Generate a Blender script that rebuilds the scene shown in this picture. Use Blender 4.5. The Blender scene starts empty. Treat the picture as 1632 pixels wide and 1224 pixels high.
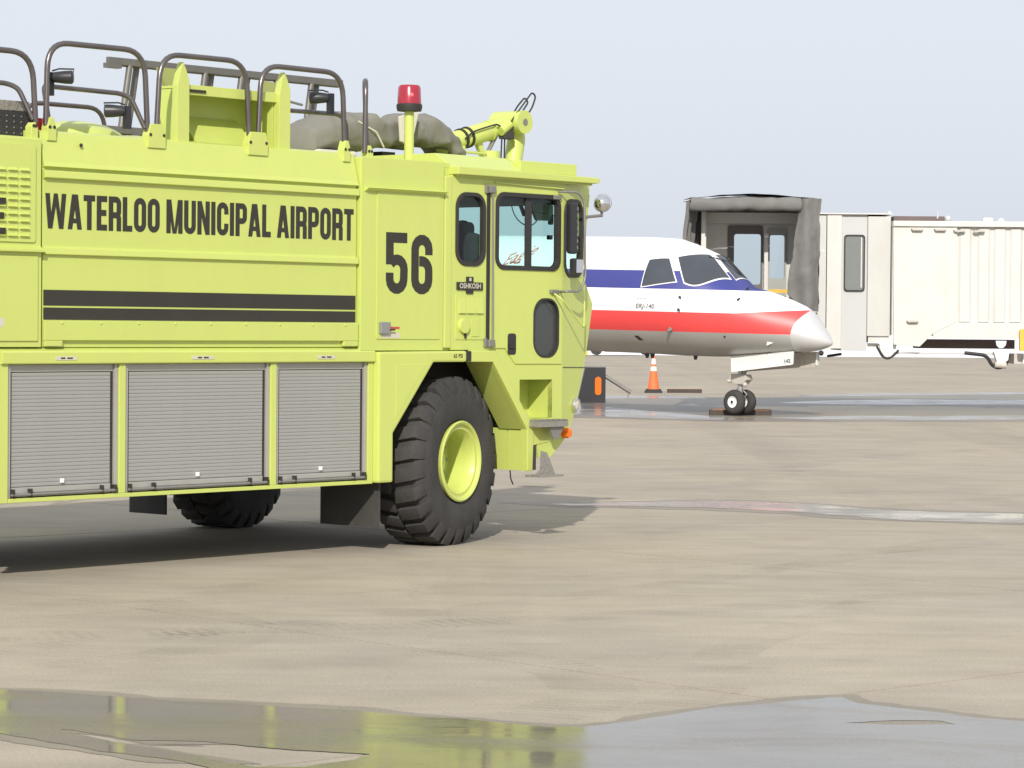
import bpy, bmesh, math, random
from math import sin, cos, pi, radians, sqrt, atan2
from mathutils import Vector, Matrix, noise
from mathutils.geometry import tessellate_polygon
import numpy as np
random.seed(7)
SC = bpy.context.scene
COL = SC.collection

# ------------------------------------------------------------------ camera, sky, sun, exposure
cam_d = bpy.data.cameras.new('camera')
cam = bpy.data.objects.new('camera', cam_d); COL.objects.link(cam); SC.camera = cam
cam_d.sensor_width = 36.0; cam_d.lens = 36.0 * 4450 / 1632
cam_d.clip_start = 0.5; cam_d.clip_end = 20000
PITCH, ROLL = radians(1.255), radians(0.45)
cam.matrix_world = (Matrix.Translation((0, 0, 1.83)) @ Matrix.Rotation(radians(90) - PITCH, 4, 'X')
                    @ Matrix.Rotation(ROLL, 4, 'Z'))

SUN_EL, SUN_AZ = radians(31), radians(183)          # compass azimuth from +Y, clockwise: the sun stands behind the camera
world = bpy.data.worlds.new('World'); SC.world = world; world.use_nodes = True
wn, wl = world.node_tree.nodes, world.node_tree.links
wn.clear()
sky = wn.new('ShaderNodeTexSky'); sky.sky_type = 'NISHITA'; sky.sun_disc = False
sky.sun_elevation = SUN_EL; sky.sun_rotation = SUN_AZ
sky.air_density = 1.0; sky.dust_density = 4.0; sky.ozone_density = 1.0; sky.altitude = 250
scl = wn.new('ShaderNodeMix'); scl.data_type = 'RGBA'; scl.blend_type = 'MIX'
tc = wn.new('ShaderNodeTexCoord'); sep = wn.new('ShaderNodeSeparateXYZ')
wl.new(tc.outputs['Generated'], sep.inputs[0])
ramp = wn.new('ShaderNodeValToRGB')
ramp.color_ramp.elements[0].position = 0.0; ramp.color_ramp.elements[0].color = (7.1, 7.55, 8.5, 1)
ramp.color_ramp.elements[1].position = 0.6; ramp.color_ramp.elements[1].color = (7.7, 8.1, 8.8, 1)
e = ramp.color_ramp.elements.new(0.10); e.color = (7.65, 8.1, 8.85, 1)
wl.new(sep.outputs['Z'], ramp.inputs[0])
scl.inputs[0].default_value = 0.86                  # thin bright overcast in front of the clear sky
wl.new(sky.outputs[0], scl.inputs[6]); wl.new(ramp.outputs[0], scl.inputs[7])
bg = wn.new('ShaderNodeBackground'); bg.inputs[1].default_value = 0.1
wl.new(scl.outputs[2], bg.inputs[0])
wo = wn.new('ShaderNodeOutputWorld'); wl.new(bg.outputs[0], wo.inputs[0])

sun_d = bpy.data.lights.new('sun', 'SUN'); sun_d.energy = 3.9; sun_d.angle = radians(0.8); sun_d.color = (1.0, 0.95, 0.87)
sun = bpy.data.objects.new('sun', sun_d); COL.objects.link(sun)
to_sun = Vector((sin(SUN_AZ) * cos(SUN_EL), cos(SUN_AZ) * cos(SUN_EL), sin(SUN_EL)))
sun.rotation_euler = to_sun.to_track_quat('Z', 'Y').to_euler()

SC.view_settings.view_transform = 'Standard'; SC.view_settings.look = 'None'
SC.view_settings.exposure = 0.10; SC.view_settings.gamma = 1.0; SC.view_settings.use_curve_mapping = False

# ------------------------------------------------------------------ materials
MATS = {}
def mat(name, col, rough=0.5, metal=0.0, var=0.06, vscale=3.0, bump=0.0, bscale=40.0, coat=0.0, spec=0.5, dirt=0.0, dirtcol=(.25, .22, .17), transm=0.0):
    m = bpy.data.materials.new(name); m.use_nodes = True
    n, l = m.node_tree.nodes, m.node_tree.links
    b = n['Principled BSDF']
    b.inputs['Roughness'].default_value = rough; b.inputs['Metallic'].default_value = metal
    b.inputs['Coat Weight'].default_value = coat; b.inputs['Coat Roughness'].default_value = 0.15
    b.inputs['Specular IOR Level'].default_value = spec
    t = n.new('ShaderNodeTexCoord')
    nz = n.new('ShaderNodeTexNoise'); nz.inputs['Scale'].default_value = vscale; nz.inputs['Detail'].default_value = 6
    l.new(t.outputs['Object'], nz.inputs['Vector'])
    mx = n.new('ShaderNodeMix'); mx.data_type = 'RGBA'
    mx.inputs[6].default_value = tuple(c * (1 - var) for c in col) + (1,)
    mx.inputs[7].default_value = tuple(min(1, c * (1 + var)) for c in col) + (1,)
    l.new(nz.outputs[0], mx.inputs[0]); out = mx.outputs[2]
    if dirt > 0:
        n2 = n.new('ShaderNodeTexNoise'); n2.inputs['Scale'].default_value = 1.7; n2.inputs['Detail'].default_value = 9; n2.inputs['Roughness'].default_value = .7
        mp = n.new('ShaderNodeMapping'); mp.inputs['Scale'].default_value = (2.2, 1, .6)
        l.new(t.outputs['Object'], mp.inputs[0]); l.new(mp.outputs[0], n2.inputs['Vector'])
        cr = n.new('ShaderNodeMapRange'); cr.inputs[1].default_value = .48; cr.inputs[2].default_value = .8
        cr.inputs[3].default_value = 0; cr.inputs[4].default_value = dirt
        l.new(n2.outputs[0], cr.inputs[0])
        m2 = n.new('ShaderNodeMix'); m2.data_type = 'RGBA'; m2.inputs[7].default_value = dirtcol + (1,)
        l.new(cr.outputs[0], m2.inputs[0]); l.new(out, m2.inputs[6]); out = m2.outputs[2]
    l.new(out, b.inputs['Base Color'])
    if bump > 0:
        n3 = n.new('ShaderNodeTexNoise'); n3.inputs['Scale'].default_value = bscale; n3.inputs['Detail'].default_value = 4
        l.new(t.outputs['Object'], n3.inputs['Vector'])
        bp = n.new('ShaderNodeBump'); bp.inputs['Strength'].default_value = bump; bp.inputs['Distance'].default_value = .02
        l.new(n3.outputs[0], bp.inputs['Height']); l.new(bp.outputs[0], b.inputs['Normal'])
    MATS[name] = m
    return m
LIME = mat('lime_paint', (.515, .585, .14), .42, var=.035, vscale=1.3, coat=.25, dirt=.26, dirtcol=(.46, .44, .17), bump=.03, bscale=1.2)
LIMEIN = LIME
PRINT = mat('black_print', (.029, .026, .020), .6, var=.15)
ALU = mat('brushed_aluminium', (.40, .39, .36), .42, metal=.25, var=.07, vscale=6, dirt=.25)
SLAT = mat('slat_aluminium', (.335, .332, .318), .6, metal=.15, var=.04, vscale=3, dirt=.25, dirtcol=(.28, .26, .23))
STEEL = mat('galvanised_steel', (.25, .24, .225), .5, metal=.4, var=.15, vscale=9)
RAIL = mat('dark_rail', (.17, .15, .145), .3, metal=.75, var=.2, vscale=8)
CHROME = mat('chrome', (.75, .75, .75), .12, metal=1.0, var=.03)
RUBBER = mat('rubber_seal', (.028, .026, .025), .6, var=.2)
TYRE = mat('tyre_rubber', (.050, .048, .047), .85, var=.3, vscale=5, bump=.25, bscale=30, dirt=.5, dirtcol=(.10, .092, .08), spec=.3)
DARK = mat('dark_underbody', (.048, .045, .042), .8, var=.3, vscale=5, dirt=.4, dirtcol=(.09, .08, .065))
FLAP = mat('mud_flap_rubber', (.045, .043, .042), .7, var=.25, dirt=.5, dirtcol=(.11, .1, .085))
INNER = mat('cab_interior', (.055, .058, .058), .7, var=.15)
SEATM = mat('seat_cloth', (.035, .038, .038), .9, var=.2, vscale=12)
CANVAS = mat('olive_canvas', (.20, .192, .165), .9, var=.14, vscale=5, bump=.35, bscale=9, dirt=.4, dirtcol=(.13, .12, .10))
CREAM = mat('cream_patch', (.60, .56, .48), .8, var=.08)
REDP = mat('red_paint', (.55, .05, .06), .5, var=.1)
REDLENS = mat('red_lens', (.33, .012, .03), .2, var=.2, vscale=20, coat=.6)
ORANGEL = mat('orange_lens', (.85, .17, .012), .25, var=.1)
BLACKP = mat('black_paint', (.025, .026, .03), .4, var=.2)
MESHM = mat('radiator_mesh', (.03, .03, .032), .7, var=.5, vscale=60, bump=.6, bscale=120)
TREAD = mat('tread_plate', (.30, .28, .25), .5, metal=.3, var=.25, vscale=30, bump=.6, bscale=60)
LABEL = mat('label_white', (.55, .52, .42), .5, var=.06)
GREYB = mat('latch_grey', (.30, .30, .30), .4, metal=.4, var=.1)
WHITEP = mat('white_paint', (.82, .82, .81), .3, var=.02, coat=.3)
RADOME = mat('radome_silver', (.60, .60, .60), .36, metal=.3, var=.04, vscale=4)
DOORG = mat('gear_door_paint', (.66, .68, .65), .4, var=.05, dirt=.25, dirtcol=(.4, .38, .33))
WELLM = mat('gear_bay', (.50, .47, .42), .6, var=.10, vscale=6, dirt=.4)
STRUT = mat('strut_metal', (.45, .44, .42), .35, metal=.5, var=.3, vscale=15)
PLANEG = mat('cockpit_glass', (.055, .062, .075), .06, var=.35, vscale=1.6, spec=.6)
BCREAM = mat('bridge_cream', (.60, .595, .568), .55, var=.05, vscale=1.2, dirt=.5, dirtcol=(.50, .46, .38))
BCREAM2 = mat('bridge_cab_paint', (.54, .537, .515), .55, var=.04, vscale=1.2, dirt=.4, dirtcol=(.45, .43, .38))
BGREY = mat('bridge_door_grey', (.50, .505, .50), .5, var=.04, vscale=1.5)
HOOD = mat('hood_fabric', (.165, .162, .155), .9, var=.22, vscale=3.5, bump=.4, bscale=5, dirt=.4, dirtcol=(.24, .23, .21))
BGLASS = mat('bridge_dark_glass', (.19, .21, .20), .12, var=.06, spec=.6)
BROWN = mat('bridge_brown_beam', (.13, .095, .09), .7, var=.2)
YELLOWP = mat('yellow_paint', (.70, .45, .06), .5, var=.1, dirt=.3)
CONEM = mat('cone_orange', (.85, .17, .05), .6, var=.08, dirt=.2)
CONEW = mat('cone_reflective', (.80, .74, .68), .5, var=.05)
CHOCK = mat('chock_rubber', (.05, .037, .03), .75, var=.3, vscale=9)
CHOCKO = mat('chock_worn_orange', (.48, .20, .065), .75, var=.45, vscale=14)
SNOWM = mat('snow', (.86, .86, .88), .8, var=.03, vscale=.05, bump=.3, bscale=.5)
BELLYP = None

def nodes_of(m): return m.node_tree.nodes, m.node_tree.links

def glass(name, tint, gloss=.1):
    m = bpy.data.materials.new(name); m.use_nodes = True
    n, l = nodes_of(m); n.clear()
    o = n.new('ShaderNodeOutputMaterial'); t = n.new('ShaderNodeBsdfTransparent'); t.inputs[0].default_value = tint + (1,)
    g = n.new('ShaderNodeBsdfGlossy'); g.inputs['Roughness'].default_value = .03
    f = n.new('ShaderNodeFresnel'); f.inputs[0].default_value = 1.45
    mx = n.new('ShaderNodeMixShader'); gm = n.new('ShaderNodeNewGeometry'); inv = n.new('ShaderNodeMath'); inv.operation = 'SUBTRACT'; inv.inputs[0].default_value = 1; l.new(gm.outputs['Backfacing'], inv.inputs[1])
    q = n.new('ShaderNodeMath'); q.operation = 'MULTIPLY'; l.new(f.outputs[0], q.inputs[0]); l.new(inv.outputs[0], q.inputs[1])
    l.new(q.outputs[0], mx.inputs[0]); l.new(t.outputs[0], mx.inputs[1]); l.new(g.outputs[0], mx.inputs[2])
    l.new(mx.outputs[0], o.inputs[0]); return m
GLASS = glass('tinted_glass', (.84, .94, .925))
BRIDGEGLASS = glass('bridge_window_glass', (.86, .91, .91))

def livery():
    m = bpy.data.materials.new('airliner_livery'); m.use_nodes = True
    n, l = nodes_of(m); b = n['Principled BSDF']
    t = n.new('ShaderNodeTexCoord'); s = n.new('ShaderNodeSeparateXYZ'); l.new(t.outputs['Object'], s.inputs[0])
    up = n.new('ShaderNodeMath'); up.operation = 'MULTIPLY_ADD'; l.new(s.outputs['X'], up.inputs[0]); up.inputs[1].default_value = .075; up.inputs[2].default_value = .075 * 1.75
    mxm = n.new('ShaderNodeMath'); mxm.operation = 'MAXIMUM'; mxm.inputs[1].default_value = 0; l.new(up.outputs[0], mxm.inputs[0])
    zs = n.new('ShaderNodeMath'); zs.operation = 'SUBTRACT'; l.new(s.outputs['Z'], zs.inputs[0]); l.new(mxm.outputs[0], zs.inputs[1]); z_top = zs.outputs[0]
    z = s.outputs['Z']
    def step(v):
        a = n.new('ShaderNodeMath'); a.operation = 'GREATER_THAN'; a.inputs[1].default_value = v; l.new(z_top if 2 < v < 2.1 else z, a.inputs[0]); return a.outputs[0]
    def layer(prev, col, v):
        mx = n.new('ShaderNodeMix'); mx.data_type = 'RGBA'; mx.inputs[7].default_value = col + (1,)
        l.new(step(v), mx.inputs[0])
        if isinstance(prev, tuple): mx.inputs[6].default_value = prev + (1,)
        else: l.new(prev, mx.inputs[6])
        return mx.outputs[2]
    nz = n.new('ShaderNodeTexNoise'); nz.inputs['Scale'].default_value = 1.2; nz.inputs['Detail'].default_value = 6
    l.new(t.outputs['Object'], nz.inputs['Vector'])
    bel = n.new('ShaderNodeMix'); bel.data_type = 'RGBA'; bel.inputs[6].default_value = (.43, .425, .41, 1); bel.inputs[7].default_value = (.55, .545, .53, 1)
    l.new(nz.outputs[0], bel.inputs[0])
    c = layer(bel.outputs[2], (.80, .075, .075), 1.628)
    c = layer(c, (.83, .83, .83), 2.022)
    c = layer(c, (.045, .052, .235), 2.475)
    c = layer(c, (.83, .83, .83), 2.842)
    l.new(c, b.inputs['Base Color'])
    mm = n.new('ShaderNodeMath'); mm.operation = 'MULTIPLY_ADD'; l.new(step(1.628), mm.inputs[0]); mm.inputs[1].default_value = -.35; mm.inputs[2].default_value = .35
    l.new(mm.outputs[0], b.inputs['Metallic'])
    b.inputs['Roughness'].default_value = .42
    return m
LIVERY = livery()

def concrete(name, wet=1.0, rough=.85):
    m = bpy.data.materials.new(name); m.use_nodes = True
    n, l = nodes_of(m); b = n['Principled BSDF']
    g = n.new('ShaderNodeNewGeometry')
    def nz(scale, det, rot=0.0, sx=1.0, sy=1.0, dist=0.0):
        mp = n.new('ShaderNodeMapping'); mp.inputs['Rotation'].default_value = (0, 0, rot); mp.inputs['Scale'].default_value = (sx, sy, 1)
        l.new(g.outputs['Position'], mp.inputs[0])
        t = n.new('ShaderNodeTexNoise'); t.inputs['Scale'].default_value = scale; t.inputs['Detail'].default_value = det; t.inputs['Roughness'].default_value = .62
        t.inputs['Distortion'].default_value = dist
        l.new(mp.outputs[0], t.inputs['Vector']); return t.outputs[0]
    def rng(v, a, b_, c, d):
        r = n.new('ShaderNodeMapRange'); r.inputs[1].default_value = a; r.inputs[2].default_value = b_; r.inputs[3].default_value = c; r.inputs[4].default_value = d
        l.new(v, r.inputs[0]); return r.outputs[0]
    def mul(a, b_):
        q = n.new('ShaderNodeMath'); q.operation = 'MULTIPLY'
        l.new(a, q.inputs[0])
        if isinstance(b_, float): q.inputs[1].default_value = b_
        else: l.new(b_, q.inputs[1])
        return q.outputs[0]
    warm = n.new('ShaderNodeMix'); warm.data_type = 'RGBA'
    warm.inputs[6].default_value = (.368, .326, .266, 1); warm.inputs[7].default_value = (.408, .354, .270, 1)
    l.new(rng(nz(.35, 5), .35, .65, 0, 1), warm.inputs[0])
    v = rng(nz(.16, 7, .6), .3, .7, .90, 1.08)
    v = mul(v, rng(nz(.9, 8), .3, .72, 1.05, .90))
    v = mul(v, rng(nz(.42, 6, .95, 1.0, .05, .6), .52, .72, 1.0, .88))      # long swept streaks, two ways
    v = mul(v, rng(nz(.35, 6, -.62, 1.0, .045, .6), .53, .73, 1.0, .88))
    v = mul(v, rng(nz(.50, 6, .15, .05, 1.0, .8), .54, .74, 1.0, .90))
    v = mul(v, rng(nz(.22, 5, .3, .3, 1.0, 1.2), .60, .72, 1.0, 1.10))      # pale scraped patches
    v = mul(v, rng(nz(60.0, 4), .3, .7, .84, 1.15))
    v = mul(v, rng(nz(230.0, 2), .3, .7, .88, 1.12))
    v = mul(v, rng(nz(3.2, 9, .4, .35, 1.0, .4), .35, .7, 1.06, .91))
    wp = n.new('ShaderNodeTexNoise'); wp.inputs['Scale'].default_value = .5; wp.inputs['Detail'].default_value = 5; l.new(g.outputs['Position'], wp.inputs['Vector'])
    wa = n.new('ShaderNodeMix'); wa.data_type = 'RGBA'; wa.blend_type = 'ADD'; wa.inputs[0].default_value = 1.6
    l.new(g.outputs['Position'], wa.inputs[6]); l.new(wp.outputs[1], wa.inputs[7])
    vo = n.new('ShaderNodeTexVoronoi'); vo.feature = 'DISTANCE_TO_EDGE'; vo.inputs['Scale'].default_value = .14; l.new(wa.outputs[2], vo.inputs['Vector'])
    v = mul(v, rng(vo.outputs['Distance'], .0, .0022, .95, 1.0))            # hairline cracks
    v = mul(v, rng(nz(1.1, 4, .7, .12, 1.0, 1.5), .72, .78, 1.0, .74))      # dark scuffs
    oi = n.new('ShaderNodeObjectInfo'); v = mul(v, rng(oi.outputs['Random'], 0, 1, .975, 1.02))
    v = mul(v, float(wet))
    mx = n.new('ShaderNodeMix'); mx.data_type = 'RGBA'; mx.blend_type = 'MULTIPLY'; mx.inputs[0].default_value = 1
    cmb = n.new('ShaderNodeCombineColor'); [l.new(v, cmb.inputs[i]) for i in range(3)]
    l.new(warm.outputs[2], mx.inputs[6]); l.new(cmb.outputs[0], mx.inputs[7])
    l.new(mx.outputs[2], b.inputs['Base Color'])
    b.inputs['Roughness'].default_value = rough
    b.inputs['Specular IOR Level'].default_value = .3
    return m, b, nz, rng
CONC, _, _, _ = concrete('apron_concrete')
JOINT = mat('joint_sealant', (.115, .10, .08), .9, var=.3, vscale=1.0)

def puddle_mat(name, base, ripple, rough, dry=.42):
    m, b, nz, rng = concrete(name, base, rough)
    n, l = nodes_of(m)
    b.inputs['Specular IOR Level'].default_value = .5; b.inputs['IOR'].default_value = 1.33
    f = rng(nz(1.5, 7, .3, .45, 1.0, .8), .40, .66, rough, dry); l.new(f, b.inputs['Roughness'])
    bp = n.new('ShaderNodeBump'); bp.inputs['Strength'].default_value = ripple; bp.inputs['Distance'].default_value = .01
    l.new(nz(2.6, 4, .0, .7, 1.6), bp.inputs['Height']); l.new(bp.outputs[0], b.inputs['Normal'])
    return m
WATER = puddle_mat('puddle_water', .56, .10, .07, .26)
WATERF = puddle_mat('far_puddle_water', .66, .05, .10, .38)
WETC, _, _, _ = concrete('wet_concrete', .62, .42)
DAMP, _, _, _ = concrete('damp_concrete', .72, .6)

# ------------------------------------------------------------------ mesh helpers
class MB:
    def __init__(s): s.v = []; s.f = []
    def add(s, vs, fs):
        k = len(s.v); s.v += [tuple(p) for p in vs]; s.f += [tuple(i + k for i in f) for f in fs]; return s
    def box(s, x0, x1, y0, y1, z0, z1):
        x0, x1 = sorted((x0, x1)); y0, y1 = sorted((y0, y1)); z0, z1 = sorted((z0, z1))
        return s.add([(x0, y0, z0), (x1, y0, z0), (x1, y1, z0), (x0, y1, z0), (x0, y0, z1), (x1, y0, z1), (x1, y1, z1), (x0, y1, z1)],
                     [(3, 2, 1, 0), (4, 5, 6, 7), (0, 1, 5, 4), (1, 2, 6, 5), (2, 3, 7, 6), (3, 0, 4, 7)])
    def prism(s, outer, d0, d1, axis='y', holes=()):
        """polygon (list of 2D points) extruded along an axis, with holes; (a,b) are xz for y, yz for x, xy for z"""
        def P(a, b, d): return {'y': (a, d, b), 'x': (d, a, b), 'z': (a, b, d)}[axis]
        loops = [list(outer)] + [list(h) for h in holes]
        flat = [p for lp in loops for p in lp]
        tris = tessellate_polygon([[Vector((p[0], p[1], 0)) for p in lp] for lp in loops])
        n = len(flat)
        vs = [P(a, b, d0) for a, b in flat] + [P(a, b, d1) for a, b in flat]
        fs = []
        for t in tris:
            fs.append(tuple(t)); fs.append(tuple(i + n for i in reversed(t)))
        k = 0
        for lp in loops:
            m = len(lp)
            for i in range(m):
                j = (i + 1) % m; fs.append((k + i, k + j, k + j + n, k + i + n))
            k += m
        return s.add(vs, fs)
    def tube(s, path, r, n=8, closed=False, caps=True):
        path = [Vector(p) for p in path]; m = len(path); rs = r if isinstance(r, (list, tuple)) else [r] * m
        ref = None; vs = []
        for i, p in enumerate(path):
            a = path[(i - 1) % m] if (closed or i > 0) else p; b = path[(i + 1) % m] if (closed or i < m - 1) else p
            t = (b - a).normalized()
            if ref is None:
                ref = t.orthogonal().normalized()
            ref = (ref - t * ref.dot(t)).normalized(); bn = t.cross(ref)
            for k in range(n):
                an = 2 * pi * k / n; vs.append(p + (ref * cos(an) + bn * sin(an)) * rs[i])
        fs = []
        for i in range(m if closed else m - 1):
            for k in range(n):
                i2 = (i + 1) % m; k2 = (k + 1) % n
                fs.append((i * n + k, i * n + k2, i2 * n + k2, i2 * n + k))
        if caps and not closed:
            fs.append(tuple(reversed(range(n)))); fs.append(tuple((m - 1) * n + k for k in range(n)))
        return s.add(vs, fs)
    def cyl(s, p0, p1, r, r1=None, n=20): return s.tube([p0, p1], [r, r if r1 is None else r1], n)
    def lathe(s, prof, c, ax, n=40):
        """prof: (radius, along axis)"""
        c = Vector(c); ax = Vector(ax).normalized(); u = ax.orthogonal().normalized(); w = ax.cross(u); m = len(prof)
        vs = [c + ax * h + (u * cos(2 * pi * k / n) + w * sin(2 * pi * k / n)) * r for (r, h) in prof for k in range(n)]
        fs = [(i * n + k, i * n + (k + 1) % n, (i + 1) * n + (k + 1) % n, (i + 1) * n + k) for i in range(m - 1) for k in range(n)]
        return s.add(vs, fs)
    def sphere(s, c, r, nu=20, nv=12, sc=(1, 1, 1)):
        prof = [(r * sin(pi * i / nv) + 1e-5, -r * cos(pi * i / nv)) for i in range(nv + 1)]
        k = len(s.v); s.lathe(prof, (0, 0, 0), (0, 0, 1), nu)
        for i in range(k, len(s.v)):
            q = s.v[i]; s.v[i] = (q[0] * sc[0] + c[0], q[1] * sc[1] + c[1], q[2] * sc[2] + c[2])
        return s
    def xf(s, M):
        s.v = [tuple(M @ Vector(p)) for p in s.v]; return s
    def mesh(s, name, m, smooth=None, bevel=0.0):
        me = bpy.data.meshes.new(name); me.from_pydata(s.v, [], s.f)
        bm = bmesh.new(); bm.from_mesh(me)
        bmesh.ops.remove_doubles(bm, verts=bm.verts, dist=1e-5)
        bmesh.ops.recalc_face_normals(bm, faces=bm.faces)
        if bevel > 0:
            ed = [e_ for e_ in bm.edges if len(e_.link_faces) == 2 and e_.calc_face_angle(0) > .6]
            bmesh.ops.bevel(bm, geom=ed, offset=bevel, segments=2, profile=.6, affect='EDGES', clamp_overlap=True)
        if smooth is not None:
            for f_ in bm.faces: f_.smooth = True
            for e_ in bm.edges:
                if len(e_.link_faces) == 2 and e_.calc_face_angle(0) > radians(smooth): e_.smooth = False
        bm.to_mesh(me); bm.free(); me.materials.append(m); return me
    def build(s, name, m, parent=None, smooth=None, bevel=0.0, label=None):
        o = bpy.data.objects.new(name, s.mesh(name, m, smooth, bevel)); COL.objects.link(o)
        if parent is not None: o.parent = parent
        if label: o['label'] = label
        return o

def thing(name, label, cat, loc=(0, 0, 0), rot=(0, 0, 0), group=None):
    o = bpy.data.objects.new(name, None); COL.objects.link(o); o.location = loc; o.rotation_euler = rot
    o.empty_display_size = .2
    o['label'] = label; o['category'] = cat
    if group: o['group'] = group
    return o
def tag(o, label, cat, group=None):
    o['label'] = label; o['category'] = cat
    if group: o['group'] = group
    return o
def copy_tree(o, parent=None):
    c = o.copy(); COL.objects.link(c)
    if parent: c.parent = parent
    for ch in list(o.children): copy_tree(ch, c)
    return c
def rrect(x0, x1, z0, z1, r, n=5):
    r = min(r, (x1 - x0) / 2 - 1e-4, (z1 - z0) / 2 - 1e-4); out = []
    for cx, cz, a0 in ((x1 - r, z0 + r, -90), (x1 - r, z1 - r, 0), (x0 + r, z1 - r, 90), (x0 + r, z0 + r, 180)):
        for i in range(n + 1):
            a = radians(a0 + 90 * i / n); out.append((cx + r * cos(a), cz + r * sin(a)))
    return out
def inset(lp, d):
    n = len(lp); out = []
    ar = sum(lp[i][0] * lp[(i + 1) % n][1] - lp[(i + 1) % n][0] * lp[i][1] for i in range(n)); sg = 1 if ar > 0 else -1
    for i in range(n):
        p, q, r = Vector(lp[i - 1]), Vector(lp[i]), Vector(lp[(i + 1) % n])
        a = (q - p).normalized(); b = (r - q).normalized()
        na = Vector((-a.y, a.x)) * sg; nb = Vector((-b.y, b.x)) * sg
        m_ = (na + nb); m_ = m_ / max(.3, m_.dot(na)) if m_.length > 1e-6 else na
        v = q + m_ * d; out.append((v.x, v.y))
    return out
def fillet(pts, r, n=5, closed=False):
    """round the corners of a 3D polyline"""
    pts = [Vector(p) for p in pts]; m = len(pts); out = []
    for i, p in enumerate(pts):
        if not closed and i in (0, m - 1): out.append(p); continue
        a = pts[i - 1] - p; b = pts[(i + 1) % m] - p; d = min(r, a.length * .49, b.length * .49)
        pa = p + a.normalized() * d; pb = p + b.normalized() * d
        for k in range(n + 1):
            t = k / n; out.append(pa * (1 - t) ** 2 + p * 2 * t * (1 - t) + pb * t * t)
    return out

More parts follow.
